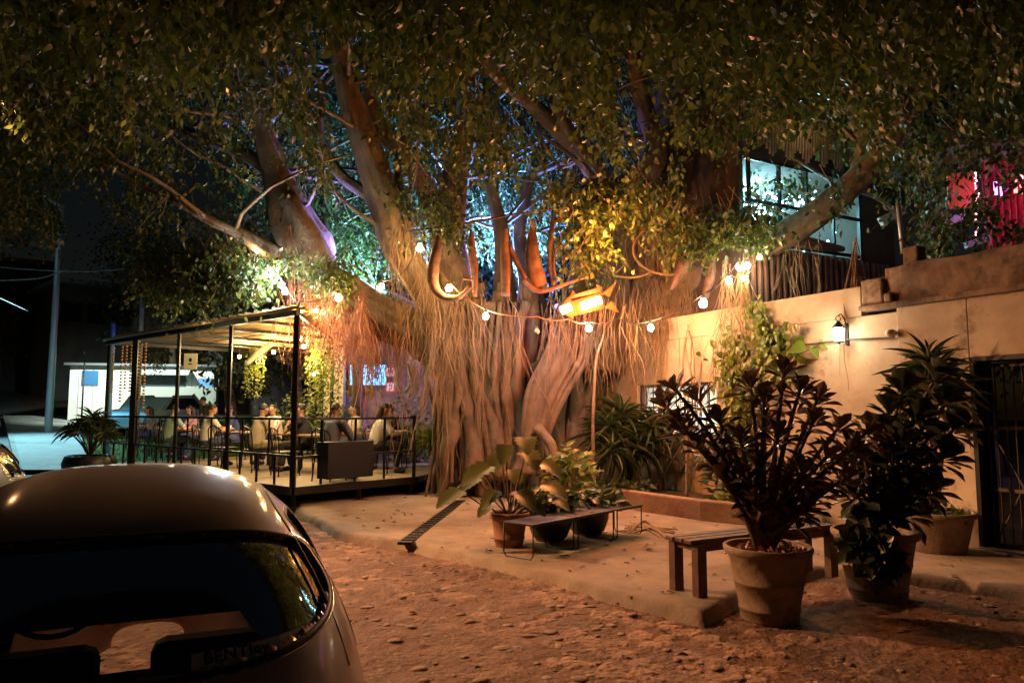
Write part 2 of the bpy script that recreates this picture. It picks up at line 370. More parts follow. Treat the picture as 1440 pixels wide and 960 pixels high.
gx = (-10.4-8.9*tt)*(1-ss)+(-6-3*tt)*ss; gy = (18.5+14.5*tt)*(1-ss)+(20+13*tt)*ss
gp = np.stack([gx, gy, rise(gx, gy)+.05], 1); ax = np.stack([rng.normal(0, .35, n), rng.normal(0, .35, n), np.ones(n)], 1)
o = leaves('grass', gp, ax, rng.normal(0, 1, (n, 3)), rng.uniform(.06, .16, n), .02, leafmat('grass_blade', (.06, .13, .02), (.09, .17, .03), (.12, .2, .05), .6, .3)); tag(o, 'short green lawn grass beside the pale sidewalk', 'grass', kind='stuff')

# ------------------------------------------------------------------ plaster wall on the right
def wall_box(mb, s0, s1, z0, z1, n0, n1):
    c = W((s0+s1)/2, (z0+z1)/2, (n0+n1)/2)
    mb.box(c, (abs(s1-s0), abs(n1-n0), z1-z0), rz=math.atan2(WD.y, WD.x))
wall = empty('plaster_wall', W(0), 0, 'cream plaster wall with doorway, lantern and climbing vines along the pavement', 'wall')
wall.location = (0, 0, 0)
DS0, DS1, DT = -1.35, .285, 2.32
WS0, WS1, WZ0, WZ1 = s_of(1003), s_of(893), 1.25, 2.18
H1 = 3.02
mb = MB()
wall_box(mb, -6, DS0, 0, H1, -.3, 0); wall_box(mb, DS0, DS1, DT, H1, -.3, 0)
sp = s_of(1265)
wall_box(mb, DS1, sp, 0, H1, -.3, .0)
wall_box(mb, sp, WS0, 0, H1-.05, -.34, -.05); wall_box(mb, WS0, WS1, 0, WZ0, -.34, -.05); wall_box(mb, WS0, WS1, WZ1, H1-.05, -.34, -.05); wall_box(mb, WS1, 8.5, 0, H1-.05, -.34, -.05); wall_box(mb, s_of(1212), 8.5, H1-.048, H1+.36, -.34, -.05)
mb.build('wall', M_plaster, wall, bevel=.012)
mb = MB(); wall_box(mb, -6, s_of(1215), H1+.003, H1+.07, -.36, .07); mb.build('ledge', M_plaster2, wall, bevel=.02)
def rough_wall(name, s0, s1, z0, z1, n0, n1, m, parent, amp=.02):
    mb = MB(); V = []; nx = int(abs(s1-s0)/.08)+2; nz = int((z1-z0)/.08)+2
    for side, nn_ in ((0, n1), (1, n0)):
        for i in range(nx):
            for k in range(nz):
                s = s0+(s1-s0)*i/(nx-1); z = z0+(z1-z0)*k/(nz-1)
                a = amp*noise.noise(Vector((s*2.5, z*2.5, side*5)))*2
                zz = z+(amp*1.5*noise.noise(Vector((s*1.8, 3, 3))) if k == nz-1 else 0)
                V.append(W(s, zz, nn_+(a if side == 0 else -a)))
    Fc = []
    def id(side, i, k): return side*nx*nz+i*nz+k
    for i in range(nx-1):
        for k in range(nz-1):
            Fc.append((id(0, i, k), id(0, i+1, k), id(0, i+1, k+1), id(0, i, k+1))); Fc.append((id(1, i, k), id(1, i, k+1), id(1, i+1, k+1), id(1, i+1, k)))
        Fc.append((id(0, i, nz-1), id(0, i+1, nz-1), id(1, i+1, nz-1), id(1, i, nz-1)))
    for k in range(nz-1):
        for i in (0, nx-1): Fc.append((id(0, i, k), id(0, i, k+1), id(1, i, k+1), id(1, i, k)))
    mb.add(V, Fc); return mb.build(name, m, parent, smooth=False)
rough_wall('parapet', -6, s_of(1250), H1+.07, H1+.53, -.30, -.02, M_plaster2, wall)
# broken corner block
mb = MB(); s0 = s_of(1222); s1 = s_of(1247)
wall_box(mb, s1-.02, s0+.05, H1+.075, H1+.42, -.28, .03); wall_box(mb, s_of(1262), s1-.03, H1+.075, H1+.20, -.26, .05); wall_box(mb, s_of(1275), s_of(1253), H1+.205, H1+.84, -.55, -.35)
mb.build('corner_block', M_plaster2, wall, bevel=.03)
# window with bars
wf = MB(); m_ = .06
wall_box(wf, WS0, WS1, WZ1-.05, WZ1, -.28, -.12); wall_box(wf, WS0, WS1, WZ0, WZ0+.05, -.28, -.12)
wall_box(wf, WS0, WS0+.05, WZ0+.052, WZ1-.052, -.28, -.12); wall_box(wf, WS1-.05, WS1, WZ0+.052, WZ1-.052, -.28, -.12)
win = wf.build('window', M_wood, wall)
mb = MB()
for k in range(1, 10): mb.bar(W(WS0+(WS1-WS0)*k/10, WZ0+.05, -.1), W(WS0+(WS1-WS0)*k/10, WZ1-.05, -.1), .018)
mb.build('bars', M_black, win)
mb = MB(); wall_box(mb, WS0+.05, WS1-.05, WZ0+.05, WZ1-.05, -.22, -.21)
mb.build('pane', emis('lit_window_glass', (.75, .95, .85), .45), win)
# doorway with open iron gate
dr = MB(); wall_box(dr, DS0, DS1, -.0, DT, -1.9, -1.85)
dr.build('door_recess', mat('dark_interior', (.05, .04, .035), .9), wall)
dm = MB(); wall_box(dm, DS1-.05, DS1, 0.1, DT, -.32, .02); wall_box(dm, DS0, DS1-.052, DT-.05, DT-.002, -.3, .02)
door = dm.build('door_frame', M_black, wall)
gt = MB()
for k in range(16):
    s = DS1-.08-k*.1; gt.bar(W(s, .16, -.16), W(s, DT-.08, -.16), .014)
for z in (.18, .8, 1.5, DT-.1): wall_box(gt, DS0, DS1-.06, z-.02, z+.02, -.18, -.14)
gt.bar(W(DS1-.1, .2, -.15), W(DS1-.75, 1.5, -.15), .014); gt.bar(W(DS1-.75, .2, -.15), W(DS1-.1, 1.5, -.15), .014)
gt.build('gate', mat('iron_gate', (.09, .07, .055), .6, .4, bump=.2), wall)
sl = MB(); wall_box(sl, DS0, DS1, .10, .155, -.34, .05); sl.build('threshold', mat('threshold_tile', (.4, .3, .22), .8, var=.3), wall)

# wall lantern
lp = P(1182, 470, 1); sL = s_of(1182, .13); base = W(sL, 0, .13); lz = P(1182, 469, base.y).z
lan = empty('wall_lantern', (base.x, base.y, lz), 0, 'small lit glass lantern hanging from a bracket on the plaster wall', 'lantern')
mb = MB(); mb.lathe([(.035, -.105), (.062, -.10), (.072, .06), (.05, .085)], n=16); mb.build('glass', emis('lantern_glow', (1, .92, .72), 16), lan, smooth=True)
mb = MB(); mb.lathe([(.0, .17), (.02, .165), (.05, .13), (.088, .088), (.088, .078), (.0, .09)], n=16); mb.lathe([(0, -.15), (.012, -.14), (.02, -.125), (.066, -.115), (.066, -.106), (0, -.106)], n=16)
for k in range(4):
    a = k*math.pi/2+.4; mb.bar((.068*math.cos(a), .068*math.sin(a), -.11), (.078*math.cos(a), .078*math.sin(a), .09), .007)
mb.build('cage', M_black, lan)
mb = MB(); ring = [(0.035*math.cos(t), 0, .205+.035*math.sin(t)) for t in np.linspace(0, 2*math.pi, 14)]; mb.tube(ring, .006, 6)
wv = -WN; mb.tube([Vector((0, 0, .24)), wv*.06+Vector((0, 0, .27)), wv*.13+Vector((0, 0, .2)), wv*.17+Vector((0, 0, .05))], .009, 6, sub=3); mb.box(wv*.165, (.05, .02, .3), rz=math.atan2(WD.y, WD.x))
mb.build('bracket', M_black, lan)
lamp('POINT', W(sL, lz, .30), 20, (1, .82, .55), .07, 'lantern_light')

# conduit and junction ball
t = empty('wall_conduit', (0, 0, 0), 0, 'thin dark conduit pipe running across the plaster wall to the lantern', 'pipe')
zc = P(1200, 477, W(s_of(1200)).y).z
mb = MB(); mb.tube([W(s_of(1262), zc-.03, .01), W(s_of(1200), zc, .01), W(s_of(1100), zc-.02, .01), W(s_of(1010), zc-.02, .01)], .012, 6); mb.build('pipe', M_cable, t)
mb = MB(); mb.ell(W(s_of(1258), zc+.03, .03), (.075, .06, .05)); mb.build('junction_cover', mat('pale_cover', (.55, .5, .42), .6), t, smooth=True)

# ------------------------------------------------------------------ planter kerb wall under the tree
pl_pts = [G(1052, 742, .1), G(985, 735, .1), G(905, 722, .1), G(800, 702, .1), G(690, 683, .1), G(600, 667, .1), G(560, 655, .1)]
pl = empty('planter_wall', (0, 0, 0), 0, 'low rendered kerb wall round the soil bed beneath the fig tree', 'planter')
mb = MB()
PT_ = [Vector((p.x, p.y, 0)) for p in pl_pts]
PTI = [p+Vector((.12, .13, 0)) for p in PT_]
V = []
for p, q in zip(PT_, PTI): V += [(p.x, p.y, .05), (p.x, p.y, .42), (q.x, q.y, .42), (q.x, q.y, .05)]
Fc = [];
for i in range(len(PT_)-1):
    for k in range(4): Fc.append((i*4+k, i*4+(k+1) % 4, (i+1)*4+(k+1) % 4, (i+1)*4+k))
Fc += [(0, 3, 2, 1), tuple(len(V)-4+k for k in range(4))]
mb.add(V, Fc)
mb.build('front_kerb', mat('kerb_render', (.36, .24, .16), .9, col2=(.22, .14, .09), vscale=3, bump=.5, bscale=14), pl, bevel=.025)
mb = MB(); e0 = PT_[0]; mb.box((e0.x+.47, e0.y+.27, .235), (.7, .12, .37), rz=.5); mb.build('end_kerb', MATS['kerb_render'], pl, bevel=.025)
# soil bed
soil_poly = [(p.x, p.y) for p in PTI]+[(-.5, 19), (W(8).x, W(8).y+.5), (W(2.2).x, W(2.2).y)]
so = grid_mesh('soil_bed', -3, 6, 9.8, 19, .12, lambda X, Y: .30+.12*(fbm(X, Y, 1.5, 3, 80)-.4), M_soil, mask=lambda X, Y: poly_dist(X, Y, soil_poly) > -.05); tag(so, kind='structure')

# ------------------------------------------------------------------ upper building behind the wall (right)
UP_O = Vector((4.15, 12.5, 0)); UD = Vector((.881, .474, 0)); UN = Vector((.474, -.881, 0))   # end facade, faces the camera
def U(s, z=0, n=0): return UP_O+UD*s+UN*n+Vector((0, 0, z))
UA = math.atan2(UD.y, UD.x)
def u_box(mb, s0, s1, z0, z1, n0, n1): mb.box(U((s0+s1)/2, (z0+z1)/2, (n0+n1)/2), (s1-s0, abs(n1-n0), z1-z0), rz=UA)
ub = empty('upper_building', (0, 0, 0), 0, 'dark upper storey with cyan lit bar windows beyond the plaster wall', 'building')
M_dkwall = mat('dark_wall', (.10, .07, .055), .9, var=.4, vscale=2, bump=.3)
mb = MB(); u_box(mb, -.25, 3.9, 2.2, 4.55, -2.8, -.05); u_box(mb, -.25, 3.9, 6.1, 8.2, -2.8, -.05); u_box(mb, -.25, -.15, 4.553, 6.097, -2.8, -.05); u_box(mb, 2.95, 3.9, 4.553, 6.097, -2.8, -.05)
u_box(mb, -.148, 2.948, 4.553, 6.097, -2.8, -2.7)
mb.build('wall', M_dkwall, ub)
mb = MB()
for k in range(26): mb.tube([U(-.2+k*.15, 3.1, .02), U(-.2+k*.15+rnd.uniform(-.02, .02), 4.5, .02)], .05, 6)
mb.build('timber_cladding', mat('timber_cladding', (.16, .09, .06), .8, var=.5, vscale=3), ub)
mb = MB(); u_box(mb, -.148, 2.948, 4.56, 6.09, -2.69, -2.66); mb.build('bar_back_wall', mat('pale_tiles', (.35, .6, .65), .5, var=.5, vscale=6), ub)
mb = MB()
for s in (.0, .75, 1.45, 2.15, 2.9): u_box(mb, s-.025, s+.025, 4.56, 6.09, -.1, -.04)
for z in (4.6, 5.32, 6.07): u_box(mb, -.14, 2.94, z-.03, z+.03, -.035, -.005)
mb.build('window_frame', M_black, ub)
mb = MB(); u_box(mb, -.1, 2.9, 5.22, 5.25, -2.5, -2.2); u_box(mb, -.1, 2.9, 4.8, 4.83, -2.5, -2.2); mb.build('shelf', M_black, ub)
mb = MB()
for zz in (5.25, 4.83):
    for k in range(34):
        s = -.05+k*.086+rnd.uniform(-.02, .02); h = rnd.uniform(.16, .3); mb.lathe([(.035, 0), (.038, h*.6), (.015, h*.75), (.015, h), (0, h)], U(s, zz, -2.35+rnd.uniform(-.1, .1)), 8)
o = mb.build('bottles', mat('glass_bottles', (.5, .85, .85), .15, coat=1), ub, smooth=True); o['kind'] = 'stuff'
for i, (s, z) in enumerate(((.2, 5.95), (1.6, 5.95), (2.5, 5.95))):
    mb = MB(); mb.tube([U(s-.4, z, -1.9), U(s+.4, z, -1.9)], .025, 8); mb.build('tube_light', emis('cyan_tube', (.30, .85, 1), 45), ub)
mb = MB(); mb.ell(U(.02, 5.0, .12), (.12, .12, .09)); mb.build('porch_lamp', emis('white_cyan_lamp', (.5, .92, 1), 22), ub, smooth=True)
mb = MB()
for k in range(90): mb.ell(U(rnd.uniform(.15, 2.4), 5.62+rnd.gauss(0, .13), -.5+rnd.gauss(0, .15)), (.022, .022, .03), 6, 4)
for k in range(36): mb.ell(U(rnd.uniform(.1, 2.6), 4.95+rnd.gauss(0, .12), -.5+rnd.gauss(0, .15)), (.022, .022, .03), 6, 4)
o = mb.build('hanging_lights', emis('cyan_fairy', (.45, .92, 1), 9), ub); o['kind'] = 'stuff'
# bamboo blinds above
mb = MB()
for k in range(40): mb.bar(U(.1+k*.07, 6.25+.1*math.sin(k), .08), U(.1+k*.07, 6.85+.1*math.cos(k*2), .12), .035, .02)
mb.build('bamboo_blind', mat('bamboo', (.42, .3, .17), .7, var=.4, vscale=8), ub)
lamp('POINT', U(1.2, 5.7, -1.2), 260, (.35, .85, 1), .1, 'bar_light')
lamp('POINT', U(1.0, 6.75, .5), 3, (1, .7, .4), .1, 'blind_light')
# terrace roof further right, red lit screen
tr = empty('roof_terrace', (0, 0, 0), 0, 'dark roof terrace with red glowing curtain above the right wall', 'terrace')
def T_(px, py, Y=11.5): return P(px, py, Y)
mb = MB()
def quadbox(mb, a, b, z0, z1, th=.1):
    a = Vector(a); b = Vector(b); mb.bar(Vector((a.x, a.y, (z0+z1)/2)), Vector((b.x, b.y, (z0+z1)/2)), th, z1-z0)
a = T_(1240, 390, 12.5); b = T_(1520, 340, 10.5); quadbox(mb, a, b, 3.2, 3.95, .15); mb.build('back_parapet', M_dkwall, tr)
mb = MB(); a = T_(1225, 235, 13.5); b = T_(1560, 210, 11.5); mb.bar(a, b, 2.2, .12); mb.build('canopy_slab', M_dkwall, tr)
mb = MB(); quadbox(mb, T_(1235, 330, 14.6), T_(1570, 330, 12.6), 2.5, 6.2, .12); mb.build('rear_wall', mat('rear_wall', (.045, .05, .06), .9), tr)
# red curtain: folded sheet lit by red lamps
M_red = mat('red_curtain', (.55, .03, .05), .7, var=.4, vscale=10)
mb = MB(); V = []; Fc = []; a = T_(1384, 300, 12.4); b = T_(1520, 300, 11.7); n_ = 90
for i in range(n_+1):
    t = i/n_; p = a.lerp(b, t); off = .05*math.sin(t*90)
    V += [(p.x, p.y+off, 4.1), (p.x, p.y+off, 6.1)]
for i in range(n_): Fc.append((2*i, 2*i+2, 2*i+3, 2*i+1))
mb.add(V, Fc); mb.build('curtain', M_red, tr)
k = 0
for (px, py, col, e) in ((1400, 265, (.7, .5, 1), 16), (1428, 262, (1, .25, .2), 30), (1436, 245, (1, .5, .5), 30), (1452, 285, (1, .1, .1), 40)):
    p = T_(px, py, 11.9); mb = MB(); mb.box(p, (.05, .03, .22), rz=-.4); mb.box(p+Vector((.09, 0, -.05)), (.03, .03, .16), rz=-.4); mb.build('screen_lamp', emis('screen_glow_%d' % k, col, e*.07), tr); k += 1
lamp('POINT', T_(1445, 262, 11.4), 4.5, (1, .06, .07), .12, 'red_light'); lamp('POINT', T_(1396, 262, 11.6), 7, (.6, .15, 1), .1, 'violet_light')
mb = MB()
for i in range(26):
    p = T_(1374+rnd.uniform(-3, 3), 240+i*3.6, 11.6); mb.ell(p, (.016,)*3, 5, 4)
o = mb.build('fairy_lights', emis('red_fairy', (1, .25, .3), 9), tr); o['kind'] = 'stuff'
mb = MB(); p = T_(1352, 268, 12.2); mb.box(p, (.42, .05, .62), rz=-.3); mb.build('orange_panel', mat('orange_panel', (.7, .18, .03), .7), tr, bevel=.01); lamp('POINT', T_(1345, 262, 11.6), .7, (1, .5, .2), .1, 'panel_light')
M_pale = mat('pale_beam', (.42, .6, .7), .5)
for (x0, y0, x1, y1, w_) in ((1238, 312, 1268, 296, .14), (1332, 314, 1356, 302, .12), (1358, 345, 1390, 335, .1)):
    mb = MB(); mb.bar(T_(x0, y0, 12.0), T_(x1, y1, 12.0), .1, w_); mb.build('beam', M_pale, tr)
mb = MB(); mb.box(T_(1379, 320, 12), (.12, .1, .26)); mb.build('speaker', M_pale, tr)
lamp('POINT', T_(1300, 270, 12.6), 3, (.45, .75, 1), .15, 'terrace_light')
o = MB(); o.tube([T_(1270, 356, 10.7), T_(1263, 285, 10.7)], .035, 10); o = o.build('steel_pole', mat('grey_pole', (.35, .36, .36), .5, .5), None, smooth=True); tag(o, 'slim grey pole rising behind the stained parapet on the right', 'pole')

# ------------------------------------------------------------------ the fig tree
tree = empty('fig_tree', (0.35, 15.3, 0), 0, 'huge spreading strangler fig with fused trunk, hanging roots and string lights', 'tree'); tree.location = (0, 0, 0)
def pts_of(lst): return [P(x, y, Y) for x, y, Y, r in lst], [r for *_, r in lst]
TC = Vector((.40, 15.4, 0))
def trad(z):
    return float(np.interp(z, [0, .35, .8, 1.5, 2.3, 3.0, 3.6, 4.3], [1.75, 1.45, 1.2, 1.22, 1.5, 1.85, 1.95, 1.6]))
mb = MB(); V = []; n_ = 150; zs = np.linspace(.1, 3.5, 60)
for z in zs:
    for k in range(n_):
        a = 2*math.pi*k/n_; c, s = math.cos(a), math.sin(a)
        f = noise.noise(Vector((c*1.6, s*1.6, z*.25)))*.35+noise.noise(Vector((c*6+z*.35, s*6, z*.22+4)))*.2+abs(noise.noise(Vector((c*16-z*.5, s*16, z*.35+9))))*.14
        r = trad(z)*.86*(1+f); V.append((TC.x+c*r*1.02, TC.y+s*r*.72, z))
Fc = [(i*n_+k, i*n_+(k+1) % n_, (i+1)*n_+(k+1) % n_, (i+1)*n_+k) for i in range(len(zs)-1) for k in range(n_)]
Fc.append(tuple((len(zs)-1)*n_+k for k in range(n_)))
mb.add(V, Fc)
# fused root columns over the trunk
for i in range(120):
    a0 = rnd.uniform(math.pi*.92, math.pi*2.08) if i < 100 else rnd.uniform(0, math.pi)
    r0 = rnd.choice((.035, .05, .07, .1, .14)); pts = []; rs = []; dr_ = rnd.uniform(-.35, .35); ph = rnd.uniform(0, 6)
    ztop = rnd.uniform(2.6, 4.3)
    for k in range(13):
        t = k/12; z = ztop*(1-t)+.15*t; a = a0+dr_*t+.09*math.sin(ph+t*5)
        rr = trad(z)*(1+.05*math.sin(ph*3+t*7))+(.25*max(0, t-.85)/.15)
        pts.append((TC.x+math.cos(a)*rr*1.0, TC.y+math.sin(a)*rr*.74, z)); rs.append(r0*(.8+.5*t+.25*math.sin(ph+t*9)))
    mb.tube(pts, rs, 9, flute=.25, ff=2, fs=1, seed=i, sub=3)
# the pale braided root column on the right of the trunk
for (dx, r0) in ((0, .13), (14, .09), (-10, .1), (24, .06), (6, .08), (-18, .06), (32, .05)):
    q = [(800+dx*.9, 452, 13.7), (788+dx*1.2, 500, 13.5), (765+dx*1.1, 545, 13.4), (752+dx*.8, 590, 13.4), (742+dx*.7+6*math.sin(dx), 630, 13.4), (745+dx*1.2, 668, 13.3)]
    mb.tube([P(*p) for p in q], [r0*.8, r0, r0*1.1, r0*1.15, r0*1.1, r0*1.3], 10, flute=.3, ff=2, fs=1, seed=dx, sub=5)
mb.tube([P(*p) for p in ((755, 600, 13.2), (775, 625, 13.05), (782, 650, 12.95), (798, 672, 12.9))], [.1, .09, .08, .1], 10, flute=.2, sub=4)
for (x0, x1, r0) in ((640, 668, .16), (655, 690, .12), (672, 700, .14), (690, 705, .1), (628, 655, .08), (712, 722, .12)):
    mb.tube([P(x0-8, 430, 14), P(x0, 480, 13.9), P((x0+x1)/2-4, 540, 13.9), P(x1-5, 600, 13.8), P(x1+2, 675, 13.7)], [r0*.7, r0, r0, r0*1.1, r0*1.4], 10, flute=.3, ff=2, fs=1, seed=x0, sub=5)
mb.build('trunk', M_bark, tree, smooth=True)
LIMBS = [
 # low left limb, turning up
 ([(655, 520, 15.2, .5), (600, 474, 14.7, .40), (545, 452, 14.3, .36), (485, 412, 14., .38), (445, 385, 13.8, .40), (425, 345, 13.8, .50), (408, 300, 13.9, .44), (390, 245, 14, .26), (368, 180, 14, .17), (345, 100, 13.8, .12), (330, 20, 13.6, .09)], .32),
 ([(450, 395, 13.7, .24), (405, 368, 13.5, .22), (365, 345, 13.3, .15), (330, 325, 13.1, .10), (295, 310, 12.9, .08), (240, 280, 12.6, .05)], .2),
 ([(425, 330, 14., .2), (400, 260, 14.3, .17), (340, 215, 14.6, .13), (270, 190, 14.8, .1), (180, 150, 15, .06)], .2),
 ([(640, 500, 16.2, .5), (590, 460, 16.2, .42), (540, 430, 16.4, .36), (490, 395, 16.6, .28), (470, 340, 17, .2), (460, 260, 17.4, .15)], .25),
 # left central limb
 ([(650, 480, 14.6, .34), (612, 425, 14.4, .30), (578, 375, 14.2, .28), (552, 330, 14., .31), (540, 275, 13.8, .31), (512, 195, 13.5, .24), (487, 120, 13.2, .19), (470, 40, 12.9, .15), (452, -60, 12.5, .11)], .22),
 ([(655, 440, 14.9, .26), (630, 370, 14.7, .22), (607, 285, 14.5, .2), (575, 225, 14.2, .19), (540, 185, 14, .14), (520, 120, 13.9, .12), (540, 40, 13.6, .09)], .22),
 ([(548, 300, 14, .15), (520, 275, 14, .13), (485, 252, 14, .11), (462, 220, 14, .09), (450, 180, 13.9, .07), (456, 120, 13.8, .05)], .15),
 ([(565, 360, 14.1, .1), (572, 300, 14, .09), (560, 250, 14, .07), (566, 180, 14, .05)], .15),
 # upright stems in the middle
 ([(655, 520, 14.9, .45), (648, 440, 14.8, .36), (640, 380, 14.8, .32), (636, 320, 14.9, .30), (640, 250, 15, .25), (655, 170, 15.1, .2), (650, 60, 15, .14)], .4),
 ([(716, 520, 15.2, .4), (712, 440, 15.2, .25), (708, 370, 15.3, .17), (704, 320, 15.4, .15), (690, 250, 15.5, .12), (700, 150, 15.5, .08)], .3),
 ([(760, 520, 15.6, .5), (750, 450, 15.7, .32), (742, 390, 15.8, .2), (730, 330, 16, .14), (745, 250, 16, .1)], .3),
 ([(845, 520, 15., .6), (858, 450, 14.9, .5), (868, 390, 14.7, .38), (880, 320, 14.5, .28), (905, 265, 14.2, .22), (925, 210, 13.8, .2), (905, 150, 13.5, .16), (890, 80, 13.2, .12), (880, -10, 13, .1)], .3),
 ([(800, 480, 15.3, .5), (815, 410, 15.2, .3), (835, 340, 15., .24), (845, 270, 14.8, .2), (820, 220, 14.5, .17), (785, 180, 14.2, .16), (740, 140, 13.8, .13), (690, 98, 13.4, .09), (650, 50, 13, .06)], .25),
 ([(880, 470, 15., .5), (905, 400, 14.8, .38), (915, 330, 14.6, .3), (955, 260, 14.2, .2), (1000, 190, 13.6, .16), (1060, 120, 13, .12), (1120, 40, 12.4, .08)], .3),
 ([(870, 330, 14.6, .16), (850, 250, 14.2, .13), (790, 165, 13.6, .1), (775, 60, 13, .07)], .2),
 # long right limb
 ([(880, 500, 15.2, .6), (915, 440, 14.6, .5), (965, 402, 13.9, .38), (1020, 375, 13.3, .31), (1075, 345, 12.8, .26), (1135, 312, 12.3, .23), (1185, 272, 11.9, .21), (1225, 232, 11.6, .20), (1268, 175, 11.2, .16), (1315, 110, 10.8, .13), (1390, 40, 10.4, .09)], .16),
 ([(1200, 262, 11.8, .12), (1215, 200, 11.7, .12), (1195, 140, 11.5, .09), (1185, 30, 11, .06)], .2),
 ([(1100, 335, 12.6, .12), (1150, 345, 12.9, .1), (1185, 350, 13.4, .05)], .2),
]
for i, (l, fl) in enumerate(LIMBS):
    p, r = pts_of(l); mb = MB(); mb.tube(p, r, 26, flute=fl, ff=3.2, fs=.55, seed=i*7.3, sub=6); mb.build('limb', M_bark, tree, smooth=True)
# fine branches running out through the crown
mb = MB()
starts = [P(*l[k][:3]) for l, _ in LIMBS for k in range(3, len(l))]
for i in range(110):
    a = rnd.choice(starts); ang = rnd.uniform(0, 6.28); el = rnd.uniform(.1, .9)
    d = Vector((math.cos(ang)*math.cos(el), math.sin(ang)*math.cos(el)*.8, math.sin(el))); p = a.copy(); pts = [p.copy()]; rs = [.045]
    if a.z < 4.6: continue
    for k in range(7):
        d = (d+Vector((rnd.uniform(-.35, .35), rnd.uniform(-.35, .35), rnd.uniform(-.25, .2)))).normalized(); p = p+d*rnd.uniform(.3, .55); pts.append(p.copy()); rs.append(.035*(1-k/8)+.005)
    mb.tube(pts, rs, 5)
mb.build('branches', M_bark, tree, smooth=True)['kind'] = 'stuff'

# aerial roots
def root_set(name, specs, m, seed):
    rr = random.Random(seed); mb = MB()
    for (x0, x1, yt0, yt1, yb0, yb1, Y0, Y1, r0, r1, n, wig, clump) in specs:
        centres = [rr.uniform(x0, x1) for _ in range(max(1, clump))]
        for i in range(n):
            cx = rr.choice(centres)+rr.gauss(0, (x1-x0)*.03) if clump else rr.uniform(x0, x1)
            t = min(1, max(0, (cx-x0)/(x1-x0+1e-6))); yt = yt0*(1-t)+yt1*t+rr.choice((rr.uniform(-40, 10), rr.uniform(-15, 45))); Y = rr.uniform(Y0, Y1)
            a = P(cx, yt, Y); b = P(cx, rr.uniform(yb0, yb1), Y); L = a.z-b.z
            if L < .1: continue
            k = max(4, int(L/.13)); ra = rr.uniform(r0, r1); p = a.copy(); vx = rr.gauss(0, .03); vy = 0; pts = [a]
            for j in range(k):
                vx = vx*.8+rr.gauss(0, wig); vy = vy*.8+rr.gauss(0, wig); p = p+Vector((vx, vy, -L/k)); pts.append(p.copy())
            mb.tube(pts, [ra*(1-.65*j/k) for j in range(k+1)], 4, caps=False)
            if rr.random() < .5 and k > 6:
                j0 = rr.randrange(2, k-2); q = pts[j0].copy(); vx = rr.choice((-1, 1))*.05; qq = [q.copy()]
                for j in range(min(k-j0, 9)):
                    vx = vx*.75+rr.gauss(0, wig*1.2); q = q+Vector((vx, rr.gauss(0, wig), -L/k)); qq.append(q.copy())
                mb.tube(qq, [ra*.6*(1-.6*j/len(qq)) for j in range(len(qq))], 3, caps=False)
    o = mb.build(name, m, tree, smooth=True); o['kind'] = 'stuff'; return o
mb = MB()
for i in range(54):
    x = rnd.uniform(604, 735); r0 = rnd.choice((.03, .05, .07, .1, .13, .17)); Y_ = rnd.uniform(13.75, 14.3)-.1*(r0 < .06); ph = rnd.uniform(0, 6); dx = rnd.gauss(0, 12)
    mb.tube([P(x+dx*k/9+rnd.gauss(0, 2)+5*math.sin(ph+k*.8), 425+(700-425)*k/9, Y_+.08*math.sin(ph+k)) for k in range(10)], [r0*(.75+.3*math.sin(ph+k*.9)+.03*k) for k in range(10)], 9, flute=.3, ff=2, fs=1.2, seed=i+50, sub=4)
mb.build('trunk_columns', M_bark, tree, smooth=True)
root_set('aerial_roots', [
 (895, 1015, 425, 400, 465, 560, 13.2, 14.4, .003, .008, 330, .018, 0),
 (905, 1000, 425, 400, 520, 620, 13.3, 14.3, .005, .011, 80, .014, 9),
 (765, 900, 440, 430, 470, 560, 12.9, 13.6, .004, .012, 130, .016, 0),
 (602, 735, 430, 440, 520, 690, 13.3, 14.2, .004, .011, 90, .02, 12),
 (575, 720, 415, 430, 460, 580, 13.2, 14.0, .003, .008, 110, .026, 10),
 (584, 620, 440, 440, 560, 640, 13.2, 13.7, .005, .014, 30, .016, 3),
 (1000, 1062, 405, 385, 450, 600, 11.5, 12.3, .003, .009, 90, .018, 6),
 (1095, 1190, 345, 320, 400, 540, 12.2, 12.8, .005, .012, 16, .022, 4),
 (1015, 1110, 400, 350, 430, 540, 12.6, 13.4, .005, .011, 110, .02, 8),
 (1186, 1206, 372, 372, 480, 570, 10.2, 10.25, .005, .01, 34, .008, 2),
 (1215, 1260, 425, 425, 440, 475, 9.9, 10.0, .003, .007, 16, .008, 0),
 (960, 1060, 470, 460, 600, 700, 12.6, 13.2, .006, .014, 44, .008, 8),
 (500, 640, 300, 300, 340, 440, 13.6, 14.4, .004, .01, 90, .018, 10),
 (850, 1000, 300, 330, 360, 430, 13.4, 14.2, .005, .014, 120, .03, 0)], M_root, 5)
root_set('reddish_roots', [
 (432, 530, 400, 450, 460, 530, 13.4, 14.2, .005, .012, 260, .028, 10),
 (405, 445, 350, 400, 430, 520, 13.3, 13.9, .004, .010, 90, .016, 4),
 (480, 580, 440, 470, 480, 560, 13.8, 14.6, .004, .012, 160, .016, 0),
 (500, 575, 460, 470, 520, 640, 13.6, 14.3, .006, .012, 30, .012, 6)], mat('reddish_root', (.42, .17, .09), .8, var=.45, vscale=5), 6)
# thin poles / long roots reaching the ground
mb = MB(); mb.tube([P(852, 455, 12.9), P(846, 480, 12.8), P(838, 510, 12.7), P(834, 600, 12.5), P(835, 700, 12.2)], [.012, .016, .022, .028, .036], 8, flute=.35, ff=2, fs=3, sub=8); mb.build('pillar_root', M_bark, tree, smooth=True)
mb = MB(); mb.tube([P(968, 560, 11.9), P(966, 640, 11.8), P(966, 705, 11.7)], [.02, .025, .03], 8, sub=3); mb.build('pillar_root', M_root, tree, smooth=True)
